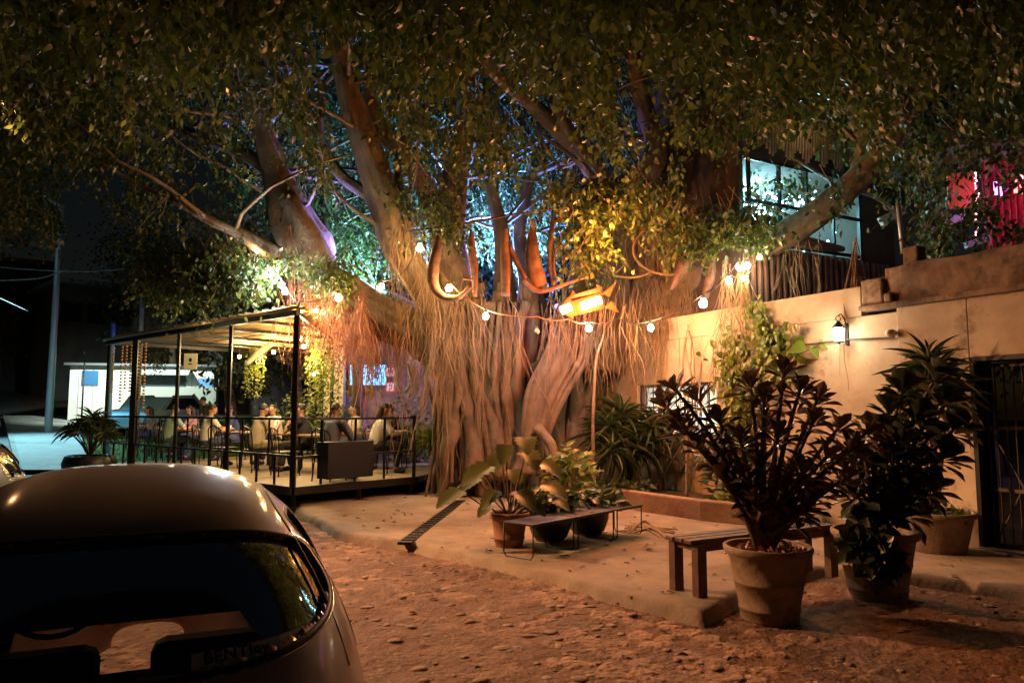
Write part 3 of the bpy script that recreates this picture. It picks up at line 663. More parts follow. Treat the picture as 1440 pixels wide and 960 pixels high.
# curly loops beside the red lamp
mb = MB()
for (cx, cy, rx, ry, a0, a1, Y, r) in ((925, 335, 28, 20, -.5, 4.5, 13.2, .02), (940, 350, 50, 36, 2.2, 5.4, 13.1, .025), (915, 325, 14, 11, 0, 5.2, 13.2, .012), (885, 360, 45, 30, 3.4, 5.6, 13.1, .02), (855, 345, 30, 40, 3.3, 5.8, 13.1, .02)):
    mb.tube([P(cx+rx*math.cos(t), cy-ry*math.sin(t), Y) for t in np.linspace(a0, a1, 16)], r, 7)
mb.build('looped_roots', M_root, tree, smooth=True)

# crown ------------------------------------------------------------
LOWX = [-300, 0, 60, 100, 150, 200, 250, 320, 345, 380, 420, 450, 500, 560, 600, 640, 680, 740, 790, 812, 835, 858, 872, 900, 935, 965, 1000, 1035, 1065, 1080, 1100, 1150, 1185, 1240, 1270, 1310, 1335, 1360, 1440, 1740]
LOWY = [345, 345, 340, 350, 362, 392, 372, 390, 385, 358, 372, 405, 400, 360, 365, 340, 280, 262, 270, 330, 362, 345, 310, 320, 330, 352, 320, 322, 320, 290, 240, 205, 215, 270, 300, 330, 318, 232, 262, 330]
def clear_mask(px, py):
    """minimum depth leaves need there so limbs and lit openings stay visible"""
    md = np.zeros_like(px)
    def band(lst, hw, dep):
        nonlocal md
        for (x0, y0), (x1, y1) in zip(lst[:-1], lst[1:]):
            dx, dy = x1-x0, y1-y0; t = np.clip(((px-x0)*dx+(py-y0)*dy)/(dx*dx+dy*dy), 0, 1)
            d = np.hypot(px-x0-t*dx, py-y0-t*dy); md = np.where(d < hw, np.maximum(md, dep), md)
    band([(600, 474), (485, 412), (440, 380), (415, 300), (395, 240), (370, 180)], 42, 14.6)
    band([(440, 385), (365, 345), (310, 315)], 16, 13.5)
    band([(612, 425), (553, 330), (540, 275), (512, 195), (487, 120), (472, 50)], 46, 14.6)
    band([(540, 275), (465, 225)], 12, 14.3)
    band([(545, 190), (600, 270), (620, 340)], 26, 14.9)
    band([(690, 98), (740, 140), (785, 180), (850, 250)], 30, 14.6)
    band([(885, 60), (905, 150), (925, 210)], 30, 14.2)
    band([(965, 402), (1075, 345), (1135, 312), (1185, 268), (1215, 235)], 34, 13.5)
    band([(1095, 288), (1160, 266)], 19, 30)
    band([(1190, 318), (1212, 305)], 13, 30)
    band([(1150, 225), (1160, 205)], 9, 30)
    band([(1405, 288), (1470, 276)], 16, 30)
    band([(1275, 350), (1265, 300)], 14, 30)
    band([(590, 300), (800, 300)], 90, 15.6)          # blue lit hollow behind the stems
    band([(450, 300), (540, 380)], 46, 15.2)
    band([(500, 60), (530, 170)], 24, 15.2)
    return md
NT = 27000
px = rng.uniform(-260, 1700, NT*4); py = rng.uniform(-230, 450, NT*4)
dep = np.where(rng.random(NT*4) < .6, rng.uniform(5.5, 13.5, NT*4), rng.uniform(13.5, 20, NT*4))
low = np.interp(px, LOWX, LOWY)+14*np.sin(px*.11)+10*np.sin(px*.043+1)
md = clear_mask(px, py)
dens = vnoise(px, py+dep*13, .019, 90)*.6+vnoise(px+dep*40, py, .008, 91)*.6
keep = (py < low-18) & (dep > md) & (dens > .41)
# nearer leaves sit higher up
keep &= (dep > np.interp(py, [-200, 0, 130, 300, 400, 460], [4.6, 5.6, 8.3, 11, 12.2, 13]))
idx = np.nonzero(keep)[0][:NT]
BP = np.array([P(px[i], py[i], dep[i]) for i in idx])
# hollow backdrop foliage: extra clusters behind, and small hanging sprays
extra = []
for (cx, cy, sx, sy, Y0, Y1, n_) in ((1115, 248, 26, 14, 11.6, 12.4, 12), (1175, 262, 16, 18, 11, 12, 12), (1378, 290, 16, 26, 10.3, 11.3, 26), (1440, 315, 24, 12, 10.3, 11.3, 14), (680, 265, 90, 70, 16.2, 19.5, 1500), (520, 330, 55, 70, 15.4, 18.5, 420), (290, 370, 75, 32, 12.8, 14.5, 420), (470, 150, 80, 80, 15, 18, 400),
        (615, 270, 30, 30, 12.6, 13.6, 60), (598, 328, 26, 12, 12.6, 13.4, 46), (640, 300, 16, 24, 12.6, 13.2, 26), (835, 325, 24, 34, 11.8, 13, 130), (820, 270, 46, 26, 11.6, 13.4, 130), (900, 270, 50, 24, 11.6, 13.4, 110), (972, 320, 24, 24, 11.8, 12.8, 90), (690, 215, 14, 20, 9.5, 11, 16), (1045, 305, 34, 18, 11.6, 12.4, 90), (355, 372, 55, 26, 12.2, 13.2, 150), (470, 370, 22, 18, 12.8, 13.4, 34), (480, 390, 16, 10, 13., 13.4, 12), (560, 265, 20, 20, 13, 13.6, 16), (1320, 320, 26, 18, 10.2, 11.2, 30), (205, 400, 12, 14, 12.5, 13.4, 14)):
    for _ in range(n_): extra.append(P(rnd.gauss(cx, sx*.6), rnd.gauss(cy, sy*.6), rnd.uniform(Y0, Y1)))
BP = np.concatenate([BP, np.array(extra)]); BULBXY = [(361, 353, 13.2), (380, 384, 12.8), (396, 401, 12.8), (401, 410, 12.7), (420, 437, 12.4), (476, 419, 13.0), (537, 403, 14.4), (590, 349, 13.3), (631, 406, 12.6), (683, 445, 12.6), (828, 462, 12.3), (915, 461, 12.6), (989, 427, 12.2), (1040, 376, 12.), (1051, 374, 12.), (1025, 395, 12.2), (1046, 392, 12.1)]
qx, qy = proj(BP-np.array([0, 0, .2])); dl = np.zeros(len(BP), bool)
for bx, by, bY in BULBXY: dl |= (np.hypot(qx-bx, qy-by) < 22) & (BP[:, 1] < bY+.1)
BP = BP[~dl]; BP = BP[~((BP[:, 0] > -8.8) & (BP[:, 0] < -3.5) & (BP[:, 1] > 7.3) & (BP[:, 1] < 11.6) & (BP[:, 2] < 5.7))]
BP = BP[~((np.hypot(BP[:, 0]+8.2, BP[:, 1]-9.85) < 1.2) & (BP[:, 2] < 8))]; NB = len(BP); K = 11
# each twig droops, leaves alternate
ang = rng.uniform(0, 2*np.pi, NB); td = np.stack([np.cos(ang)*.7, np.sin(ang)*.7, -rng.uniform(.2, 1., NB)], 1); td /= np.linalg.norm(td, axis=1, keepdims=True)
tl = rng.uniform(.25, .6, NB); u = (np.arange(K)+.5)/K
pos = BP[:, None, :]+td[:, None, :]*(tl[:, None, None]*u[None, :, None])
pos[:, :, 2] -= (tl[:, None]*u[None, :]**2*.35)
pos = pos+rng.normal(0, .045, pos.shape)
pos = pos.reshape(-1, 3); n_ = len(pos)
axs = np.repeat(td, K, 0)*.4+rng.normal(0, .55, (n_, 3)); axs[:, 2] -= .75
crown = leaves('crown', pos, axs, rng.normal(0, 1, (n_, 3)), rng.uniform(.075, .14, n_), rng.uniform(.045, .078, n_), M_leaf, tree)
mb = MB()
for i in range(0, NB, 2):
    a = Vector(BP[i]); d = Vector(td[i])*tl[i]; mb.tube([a-d*.5+Vector((0, 0, .1)), a, a+d*.5-Vector((0, 0, .04)), a+d-Vector((0, 0, .3*tl[i]))], [.006, .005, .004, .002], 3, caps=False)
mb.build('twigs', M_bark, tree)['kind'] = 'stuff'

# ------------------------------------------------------------------ string lights
WARM = (1, .58, .22); NEUT = (1, .80, .52); COOL = (.75, .88, 1); AMB = (1, .48, .14)
def bulb(px, py, Y, col, e, label, r=.045, lit=True):
    r *= 1.25; p = P(px, py, Y); o = empty('string_bulb', p, 0, label, 'light bulb', 'bulbs of the string lights')
    mb = MB(); mb.lathe([(0, -r), (r*.5, -r*.87), (r*.87, -r*.5), (r, 0), (r*.87, r*.5), (r*.6, r*.85), (r*.42, r*1.25)], n=12)
    key = 'bulb_%.2f_%.2f_%d' % (col[0], col[2], e)
    mb.build('glass', emis(key, col, e/1.3) if lit else mat('unlit_glass', (.5, .42, .3), .15), o, smooth=True)
    mb = MB(); mb.lathe([(r*.45, r*1.2), (r*.47, r*2.0), (r*.25, r*2.3), (0, r*2.3)], n=10); mb.build('socket', M_cable, o, smooth=True); (lamp('POINT', p-Vector((0, r*1.6, r*.4)), e*(.11 if px < 410 else .042), col, .02, 'bulb_light', parent=None) if lit else None); return p+Vector((0, 0, r*2.3))
BL = [
 (361, 353, 13.2, WARM, 90, 'tiny warm bulb by the thin left branch of the fig tree', .028),
 (380, 384, 12.8, COOL, 420, 'cool white bulb, highest of the three left of the low limb', .05),
 (396, 401, 12.8, COOL, 330, 'cool white bulb, middle of the three left of the low limb', .042),
 (401, 410, 12.7, NEUT, 330, 'white bulb, lowest of the three left of the low limb', .042),
 (420, 437, 12.4, AMB, 420, 'amber bulb on top of the pergola corner post', .05),
 (476, 419, 13.0, WARM, 300, 'warm bulb in front of the lit low limb of the tree', .045),
 (518, 406, 14.6, COOL, 90, 'small pale bulb behind the low limb, beside an amber one', .03),
 (537, 403, 14.4, WARM, 220, 'amber bulb just behind the low limb near the trunk', .04),
 (444, 437, 13.6, WARM, 200, 'small warm bulb right of the corner post, first of a close pair', .03),
 (456, 440, 13.9, WARM, 200, 'small warm bulb right of the corner post, second of a close pair', .03),
 (1068, 362, 12.2, WARM, 150, 'small amber bulb on the right limb beyond the bright pair', .032),
 (590, 349, 13.3, WARM, 380, 'yellow bulb high among leaves left of the hanging driftwood', .05),
 (631, 406, 12.6, WARM, 330, 'warm bulb inside the curve of the J-shaped driftwood', .042),
 (683, 445, 12.6, NEUT, 330, 'white bulb on the cable under the two driftwood planks', .042),
 (828, 462, 12.3, COOL, 380, 'cool bulb hanging just below the glowing orange arrow', .042),
 (915, 461, 12.6, WARM, 330, 'yellow bulb in front of the pale root curtain', .042),
 (989, 427, 11.2, NEUT, 250, 'bright bulb below the rightmost dark driftwood plank', .05),
 (1040, 376, 12.0, NEUT, 180, 'bright bulb touching the right limb, left of its pair', .045),
 (1051, 374, 12.0, COOL, 150, 'bright bulb touching the right limb, right of its pair', .04),
 (1025, 395, 11.7, WARM, 200, 'amber bulb hanging below the pair on the right limb', .042),
 (1046, 392, 11.8, NEUT, 160, 'small white bulb directly beneath the bright pair', .035),
]
tops = [bulb(*b) if len(b) == 7 else bulb(*b) for b in [(x, y, Y, c, e, l, r) for x, y, Y, c, e, l, r in BL]]
bulb(755, 466, 12.4, WARM, 0, 'unlit teardrop bulb hanging on the cable left of the arrow', .035, False)
def cable(name, pts, label, r=.009, sag=.06, m=M_cable):
    out = []
    for a, b in zip(pts[:-1], pts[1:]):
        for k in range(6):
            t = k/6; p = a.lerp(b, t); out.append(p-Vector((0, 0, sag*4*t*(1-t))))
    out.append(pts[-1]); mb = MB(); mb.tube(out, r, 5); o = mb.build(name, m, None, smooth=True); tag(o, label, 'cable'); return o
M_cord = mat('tan_cord', (.30, .18, .10), .7)
cable('light_cable', [P(300, 300, 13.3), tops[0], tops[1], tops[2], tops[3], tops[4], tops[5]], 'cable of the bulbs running from the left branch to the pergola post')
cable('light_cable', [tops[5], tops[8], tops[9], tops[6], tops[7], P(570, 380, 13.6), tops[11]], 'cable of the bulbs passing behind the low limb to the trunk')
cable('light_cable', [tops[11], tops[12], tops[13], P(756, 445, 12.4), P(800, 448, 12.3), tops[14]], 'tan cable sagging across the trunk below the driftwood', .012, .05, M_cord)
cable('light_cable', [tops[14], P(870, 448, 12.4), tops[15], tops[16], tops[17], tops[18], tops[10], P(1095, 345, 12.3)], 'cable of the bulbs crossing the root curtain to the right limb')
cable('light_cable', [tops[16], tops[19], tops[20], P(1063, 372, 12.3)], 'short cable of the two bulbs hanging under the right limb')
cable('hanging_wire', [P(575, 325, 13.0), P(640, 316, 12.7), P(720, 302, 12.6), P(810, 288, 12.7), P(850, 282, 13.2)], 'dark wire holding the row of driftwood pieces across the trunk', .02, .01)

# driftwood pieces
def drift(label, tubes):
    mb = MB()
    for q, seed in tubes:
        mb.tube([P(x, y, Y) for x, y, Y, r in q], [r for *_, r in q], 12, flute=.12, ff=1.5, fs=2, seed=seed, sub=4)
    mb2 = mb; o = mb2.build('driftwood_piece', M_drift, None, smooth=True); tag(o, label, 'driftwood', 'driftwood pieces hung across the trunk'); return o
drift('J-shaped driftwood curling round a warm bulb', [([(616, 331, 12.7, .03), (614, 352, 12.7, .085), (609, 380, 12.7, .10), (611, 402, 12.7, .095), (622, 416, 12.65, .06), (641, 419, 12.6, .05), (652, 412, 12.6, .04), (661, 403, 12.6, .045)], 1)])
drift('slim upright driftwood plank, second from the left', [([(664, 326, 12.7, .03), (662, 345, 12.7, .075), (667, 375, 12.7, .07), (668, 400, 12.7, .05), (667, 417, 12.7, .045)], 2), ([(652, 392, 12.6, .012), (664, 393, 12.6, .02)], 8)])
drift('upright red-brown plank with a thin stick leaning off its side', [([(711, 321, 12.6, .05), (710, 350, 12.6, .08), (711, 385, 12.6, .085), (711, 416, 12.6, .075)], 3), ([(716, 345, 12.6, .05), (727, 370, 12.6, .045), (740, 392, 12.55, .03)], 4)])
drift('broad shark-fin driftwood with a long pale stick along its foot', [([(750, 308, 12.6, .02), (748, 330, 12.6, .075), (749, 360, 12.6, .13), (755, 388, 12.6, .165), (761, 404, 12.6, .11), (764, 409, 12.6, .04)], 5), ([(735, 393, 12.5, .03), (752, 407, 12.5, .05), (767, 408, 12.45, .045), (800, 398, 12.4, .03), (826, 388, 12.4, .025)], 6)])
drift('crooked driftwood with two forked arms, left of the red glow', [([(778, 305, 12.7, .04), (774, 340, 12.7, .05), (775, 375, 12.7, .055), (779, 404, 12.7, .03)], 7), ([(779, 312, 12.7, .03), (793, 303, 12.6, .045), (806, 293, 12.6, .05)], 9), ([(782, 392, 12.6, .02), (779, 372, 12.6, .02), (782, 352, 12.6, .02), (792, 344, 12.55, .02), (806, 338, 12.5, .018)], 10)])
drift('wide slanting dark plank hanging among leaves on the right', [([(975, 318, 12.8, .05), (972, 350, 12.8, .10), (964, 370, 12.8, .12), (953, 392, 12.8, .08), (944, 407, 12.8, .02)], 11)])
drift('narrow dark plank hanging over the brightest bulb', [([(1003, 352, 12.6, .02), (1002, 375, 12.6, .06), (998, 395, 12.6, .08), (992, 416, 12.6, .06), (990, 424, 12.6, .03)], 12)])

# lit orange arrow (wooden arrow box with lamps inside)
ar = empty('arrow_sign', P(825, 428, 12.2), 0, 'glowing orange arrow made of wood and lit by lamps, pointing left', 'arrow sign')
M_arrow = mat('orange_painted_wood', (.70, .07, .01), .6, var=.3, vscale=9)
o0 = P(825, 428, 12.2)
def AP(px, py, dy=0.): v = P(px, py, 12.2+dy)-o0; return v
mb = MB()
def slab(mb, poly, th):
    n = len(poly); vs = [p for p in poly]+[p+Vector((0, th, 0)) for p in poly]
    fs = [tuple(range(n)), tuple(range(n, 2*n))[::-1]]+[(i, (i+1) % n, n+(i+1) % n, n+i) for i in range(n)]
    mb.add(vs, fs)
slab(mb, [AP(784, 436), AP(803, 414), AP(803, 424), AP(846, 411), AP(849, 434), AP(806, 444), AP(807, 449)], .03)
mb.build('board', M_arrow, ar)
mb = MB(); slab(mb, [AP(847, 413, -.01), AP(866, 397, -.08), AP(857, 417, -.02)], .02); slab(mb, [AP(850, 432, -.01), AP(860, 423, -.02), AP(870, 439, -.08)], .02); mb.build('tail_fin', M_arrow, ar)
mb = MB(); slab(mb, [AP(801, 420, -.01), AP(806, 408, -.06), AP(809, 414, -.06), AP(846, 403, -.06), AP(847, 410, -.01)], .015); mb.build('hood', M_arrow, ar)
for (x0, y0, x1, y1, e) in ((789, 437, 803, 431, 16), (818, 431, 845, 421, 30)):
    mb = MB(); mb.tube([AP(x0, y0, -.06), AP(x1, y1, -.06)], .07, 12); mb.build('lamp', emis('arrow_lamp_%d' % e, (1, .50, .16), e), ar, smooth=True)
lamp('POINT', P(822, 442, 11.6), 230, (1, .22, .05), .10, 'arrow_light'); lamp('POINT', P(850, 335, 11.3), 250, (1, .36, .09), .10, 'leaf_fill_light'); lamp('POINT', P(735, 450, 12.9), 12, (.50, .38, 1), .15, 'violet_fill_light')  # the warm lamp above the arrow is an unseen fill added for the leaves

# ------------------------------------------------------------------ pergola deck
A0 = Vector((-3.6, 12.3, 0)); DU = Vector((-.745, .667, 0)); DV = Vector((.667, .745, 0)); DZ = .45; DL = 8.25; DW = 5.2
def D(u, v, z=0.): return A0+DU*u+DV*v+Vector((0, 0, z))
DA = math.atan2(DV.y, DV.x)
def u_at(px, v):
    k = (px-720)/F; return (-3.6+.667*v-k*(12.3+.745*v))/(.667*k+.745)
deck = empty('dining_deck', A0, 0, 'raised black framed dining deck with bamboo roof in front of the fig tree', 'deck'); deck.location = (0, 0, 0)
mb = MB(); fp = [D(0, 0), D(DL, 0), D(DL, DW), D(1.2, DW), D(0, 2.62)]
n_ = len(fp); mb.add([p+Vector((0, 0, DZ)) for p in fp]+[p+Vector((0, 0, DZ-.05)) for p in fp], [tuple(range(n_))[::-1], tuple(range(n_, 2*n_))]+[(i, (i+1) % n_, n_+(i+1) % n_, n_+i) for i in range(n_)])
mb.build('floor', mat('deck_boards', (.36, .28, .18), .7, var=.4, vscale=3), deck)
mb = MB(); e = .05
def hb(mb, a, b, w=.05, h=.05): mb.bar(a, b, w, h)
hb(mb, D(-.02, -.03, DZ-.06), D(DL, -.03, DZ-.06), .06, .14); hb(mb, D(-.03, -.0, DZ-.063), D(-.03, 2.62, DZ-.063), .06, .13)
hb(mb, D(-.03, 2.66, DZ-.06), D(1.2, DW+.03, DZ-.06), .05, .12)
mb.build('edge_beam', M_black, deck)
for (u, v) in ((.05, .05), (0.02, 1.35), (0.02, 2.55), (2.5, .05), (5, .05), (7.9, .05), (2.5, 2.6), (5, 2.6)):
    mb = MB(); mb.bar(D(u, v, 0.01), D(u, v, DZ-.13), .06); mb.box(D(u, v, .07), (.26, .22, .13), rz=.5); mb.build('leg', M_black, deck)
def tz(u): return 3.33
post_px = [(418, .042), (323, .03), (250, .03), (190, .06), (152, .03)]
for x, w_ in post_px:
    u = min(DL, max(0, u_at(x, 0))); mb = MB(); mb.bar(D(u, 0, DZ+.002), D(u, 0, 3.28), w_*2); mb.build('post', M_black, deck)
mb = MB(); mb.bar(D(0, 2.6, DZ+.002), D(0, 2.6, 1.6), .06); mb.build('post', M_black, deck)
for u, v_ in ((3.9, 3.4), (5.8, DW), (7.6, DW)):
    mb = MB(); mb.bar(D(u, v_, DZ+.002), D(u, v_, 3.28), .07); mb.build('post', M_black, deck)
# rails
mb = MB(); hb(mb, D(0, -.005, 1.56), D(DL, -.005, 1.56), .04, .04); hb(mb, D(0, -.006, .95), D(DL, -.006, .95), .035, .035)
hb(mb, D(.01, 0, 1.56), D(.01, 2.6, 1.56), .04, .04); hb(mb, D(.01, 0, .93), D(.01, 2.6, .93), .04, .04)
hb(mb, D(DL, 0, 1.56), D(DL, DW, 1.56), .04, .04); hb(mb, D(DL, 0, .95), D(DL, DW, .95), .035, .035)
for k in range(1, 14): u = DL*k/14; mb.bar(D(u, 0.012, DZ+.01), D(u, 0.012, .93), .035)
for u in (.8, 1.7, 2.9, 3.9, 5.2, 6.4): mb.bar(D(u, .012, .97), D(u, .012, 1.54), .03)
for v in (.55, 1.25, 1.9): mb.bar(D(.02, v, DZ+.01), D(.02, v, 1.54), .04)
mb.build('railing', M_black, deck)
# roof frame + bamboo slats
mb = MB(); mb.bar(D(-.05, 0, 3.33), D(DL+.05, 0, 3.33), .09, .09); mb.bar(D(5.6, DW, 3.33), D(DL+.05, DW, 3.33), .09, .09); mb.bar(D(.05, .05, 3.331), D(3.9, 3.4, 3.331), .05, .06); mb.bar(D(DL, .05, 3.331), D(DL, DW, 3.331), .08, .08)
for u in (1.6, 3.2, 4.9, 6.6): mb.bar(D(u, .05, 3.332), D(u, min(DW-.05, u/1.12), 3.332), .06, .06)
mb.build('roof_frame', M_black, deck)
mb = MB(); rr = random.Random(4)
for k in range(74):
    v = -.1+k*.072; j = rr.uniform(-.015, .015)
    mb.tube([D(-.15+rr.uniform(-.1, .1)+max(0, v)*1.12, v+j, 3.40), D((DL+max(0, v)*1.12)*.5, v+rr.uniform(-.02, .02), 3.41+rr.uniform(-.01, .02)), D(DL+.2+rr.uniform(-.1, .1), v-j, 3.40)], rr.uniform(.022, .032), 6)
mb.build('bamboo_slats', mat('bamboo_roof', (.50, .34, .14), .6, var=.35, vscale=6), deck, smooth=True)
mb = MB()
for k in range(26):
    u = .1+k*.31; mb.tube([D(u+rr.uniform(-.05, .05), -.05, 3.465), D(u+rr.uniform(-.05, .05), min(DW+.1, u/1.12+.1), 3.465)], .02, 6)
mb.build('top_slats', MATS['bamboo_roof'], deck)
# black service box on the side rail
mb = MB(); mb.box(D(-.08, .98, .86), (.32, .95, .62), rz=math.atan2(DV.y, DV.x)-math.pi/2)
o = mb.build('service_box', M_black, None, bevel=.01); tag(o, 'matt black box hung on the side railing of the deck', 'box')
# strip lamps under the roof
M_warmlamp = emis('warm_roof_lamp', (1, .68, .3), 30)
pl_lab = ['warm round lamp under the bamboo roof nearest the corner post', 'warm round lamp under the bamboo roof, second from the corner post', 'warm round lamp under the bamboo roof, third from the corner post', 'warm round lamp under the bamboo roof nearest the street end']
for i, (u, v) in enumerate(((1.5, 1.0), (3.1, 2.1), (5.0, 2.5), (7.0, 2.7))):
    p = D(u, v, 3.08); o = empty('roof_lamp', p, 0, pl_lab[i], 'lamp', 'lamps under the bamboo roof')
    mb = MB(); mb.ell((0, 0, 0), (.045, .045, .045)); mb.build('globe', M_warmlamp, o, smooth=True)
    mb = MB(); mb.tube([(0, 0, .04), (0, 0, .24)], .01, 5); mb.build('cord', M_cable, o)
    lamp('POINT', p-Vector((0, 0, .12)), 170, (1, .70, .32), .06, 'roof_lamp_light')
# paper notice on a post
nb = empty('notice', (0, 0, 0), 0, 'cream paper notice hanging beside a pergola post', 'notice'); u = u_at(268, -.05)
c = P(268, 508, D(u, -.05).y); mb = MB(); mb.box(c, (.26, .012, .32)); mb.build('paper', mat('cream_paper', (.75, .7, .45), .8), nb)
mb = MB(); mb.box(c+Vector((0, -.012, .03)), (.05, .006, .07)); mb.box(c+Vector((0, -.012, -.05)), (.07, .006, .02)); mb.build('printed_mark', M_black, nb); lamp('POINT', c+Vector((.2, -.8, .5)), 7, (1, .85, .5), .05, 'notice_fill_light')  # unseen fill lamp added in front to brighten the paper
# bead strands at the street end
for i in range(6):
    px_ = (158, 170, 176, 183, 197, 203)[i]; u = u_at(px_, .1); mb = MB(); n_ = rnd.randint(14, 22)
    for k in range(n_): mb.ell(D(u, .1, 3.2-k*.075), (.035, .035, .026), 6, 4)
    o = mb.build('bead_strand', mat('shell_beads', (.5, .28, .15), .6), None, smooth=True)
    tag(o, ['leftmost strand of shell beads hanging by the blue end post', 'strand of shell beads, second from the blue end post', 'strand of shell beads, third from the blue end post', 'strand of shell beads just left of the thick post', 'strand of shell beads just right of the thick post', 'rightmost strand of shell beads hanging from the roof'][i], 'bead strand', 'bead strands at the street end of the deck')

# tables and chairs --------------------------------------------------
M_table = mat('table_top', (.30, .17, .08), .45, var=.35, vscale=5)
def make_table():
    t = empty('dining_table'); mb = MB(); mb.box((0, 0, .75), (.9, .8, .04)); mb.build('top', M_table, t, bevel=.008)
    for sx in (-1, 1):
        for sy in (-1, 1): mb = MB(); mb.bar((.38*sx, .33*sy, 0), (.38*sx, .33*sy, .73), .04); mb.build('leg', M_black, t)
    return t
def make_chair():
    t = empty('dining_chair'); mb = MB(); mb.box((0, 0, .45), (.42, .42, .035)); mb.build('seat', M_black, t, bevel=.01)
    mb = MB(); mb.tube([(-.2, -.2, .46), (-.21, -.24, .8), (-.12, -.27, .9), (0, -.28, .92), (.12, -.27, .9), (.21, -.24, .8), (.2, -.2, .46)], .014, 6, sub=3)
    for x in (-.1, 0, .1): mb.tube([(x, -.21, .46), (x, -.27, .9)], .009, 5)
    mb.build('backrest', M_black, t, smooth=True)
    for sx in (-1, 1):
        for sy in (-1, 1): mb = MB(); mb.tube([(.18*sx, .18*sy, .44), (.21*sx, .21*sy, 0)], .013, 6); mb.build('leg', M_black, t, smooth=True)
    return t
tb0 = make_table(); ch0 = make_chair(); used = {'t': False, 'c': False}
def place(proto, key, loc, rz, label, cat, group):
    o = proto if not used[key] else copy_tree(proto); used[key] = True
    o.location = loc; o.rotation_euler = (0, 0, rz); tag(o, label, cat, group); return o
# people -------------------------------------------------------------
M_skin = mat('skin', (.42, .23, .15), .55, var=.1); M_skin2 = mat('skin_tan', (.30, .16, .10), .55)
M_hair = mat('dark_hair', (.018, .012, .009), .6, bump=.5, bscale=60)
def remesh_obj(mb, name, m, parent, vox, smooth_it=3):
    o = mb.build(name, m, None, smooth=True); md = o.modifiers.new('r', 'REMESH'); md.mode = 'VOXEL'; md.voxel_size = vox; md.use_smooth_shade = True
    sm = o.modifiers.new('s', 'SMOOTH'); sm.iterations = smooth_it; sm.factor = .5
    dg = bpy.context.evaluated_depsgraph_get(); me = bpy.data.meshes.new_from_object(o.evaluated_get(dg)); old = o.data; o.modifiers.clear(); o.data = me; bpy.data.meshes.remove(old)
    o.parent = parent; return o
def make_person(loc, yaw, pose, shirt, trousers, skin, label, hair='short', lean=.05, sc=1., long_sleeve=False, turn=0.):
    """seated person, local +Y is where they face, origin on the floor"""
    t = empty('person', loc, yaw, label, 'person'); t.scale = (sc,)*3
    V_ = Vector
    st = pose == 'standing'
    hz = .92 if st else .56; pel = V_((0, 0, hz)); ch = V_((0, lean*.6, hz+.30)); nk = V_((0, lean, hz+.50)); hd = V_((0, lean+.045, hz+.69)); sh = .185
    if pose in ('table', 'phone', 'face', 'talk'): pass
    L = {}
    for s in (-1, 1):
        hip = V_((s*.095, 0, hz-.02))
        if st: kn = V_((s*.10, .02, .50)); an = V_((s*.11, -.02, .09)); toe = V_((s*.13, .14, .035))
        else: kn = V_((s*.14, .43, .53)); an = V_((s*.14, .36 if s > 0 else .44, .09)); toe = V_((s*.16, .52 if s > 0 else .6, .035))
        so = V_((s*sh, lean*.9, hz+.455))
        if pose == 'table': el = V_((s*.26, lean+.16, hz+.21)); wr = V_((s*.14, lean+.40, hz+.245))
        elif pose == 'phone': el = V_((s*.24, lean+.10, hz+.20)); wr = V_((s*.05, lean+.30, hz+.27))
        elif pose == 'face': el = V_((s*.17, lean+.28, hz+.24)); wr = V_((s*.05, lean+.20, hz+.53))
        elif pose == 'talk': el = V_((s*.27, lean+.08, hz+.20)); wr = V_((s*.15, lean+.34, hz+(.42 if s > 0 else .22)))
        else: el = V_((s*.26, -.02, hz+.18)); wr = V_((s*.22, .16, hz+.02))
        L[s] = (hip, kn, an, toe, so, el, wr)
    b = MB(); b.tube([pel-V_((0, 0, .08)), pel+V_((0, 0, .06)), ch, nk-V_((0, .0, .06)), nk+V_((0, .0, .0)), hd-V_((0, .01, .05))], [.13, .135, .14, .12, .055, .055], 16, sub=3)
    b.tube([L[-1][4]+V_((.03, 0, -.02)), nk-V_((0, 0, .05)), L[1][4]-V_((.03, 0, .02))], [.07, .085, .07], 12, sub=2)
    for s in (-1, 1):
        hip, kn, an, toe, so, el, wr = L[s]
        b.tube([hip, hip.lerp(kn, .5), kn], [.09, .08, .06], 12); b.tube([kn, kn.lerp(an, .35), an], [.06, .058, .04], 12); b.ell(kn, (.06,)*3)
        b.tube([an, an.lerp(toe, .5)-V_((0, 0, .01)), toe], [.042, .042, .032], 10); b.ell(so, (.062, .06, .065))
        b.tube([so, so.lerp(el, .5), el], [.056, .048, .04], 10); b.tube([el, el.lerp(wr, .4), wr], [.042, .04, .027], 10); b.ell(el, (.042,)*3)
        f = (wr-el).normalized()
        if pose == 'face': f = V_((0, -.25, .97))
        side = f.cross(V_((0, 0, 1)) if abs(f.z) < .8 else V_((0, 1, 0))).normalized(); nrm = side.cross(f); pc = wr+f*.045
        b.tube([wr, pc, wr+f*.085], [.026, .034, .034], 8)
        for j in range(4):
            q = wr+f*.085+side*(.026-.0175*j); l = (.066, .078, .072, .055)[j]; b.tube([q, q+f*l*.5-nrm*.004, q+f*l-nrm*.022], [.0105, .0095, .008], 6)
        q = wr+f*.035+side*s*.03; b.tube([q, q+side*s*.028+f*.025, q+side*s*.032+f*.055], [.012, .011, .009], 6)
    Mh = Matrix.Rotation(turn, 3, 'Z')@Matrix.Rotation(-.12 if pose != 'phone' else -.5, 3, 'X')
    def H(v): return hd+Mh@V_(v)
    b.ell(hd, (.077, .096, .11), 20, 14, Mh); b.ell(H((0, .035, -.06)), (.055, .06, .055), 14, 10, Mh)      # skull, jaw
    b.tube([H((0, .09, .015)), H((0, .112, -.022)), H((0, .098, -.03))], [.011, .015, .012], 8)                    # nose
    b.tube([H((-.045, .083, .022)), H((0, .095, .024)), H((.045, .083, .022))], .009, 6)                            # brow
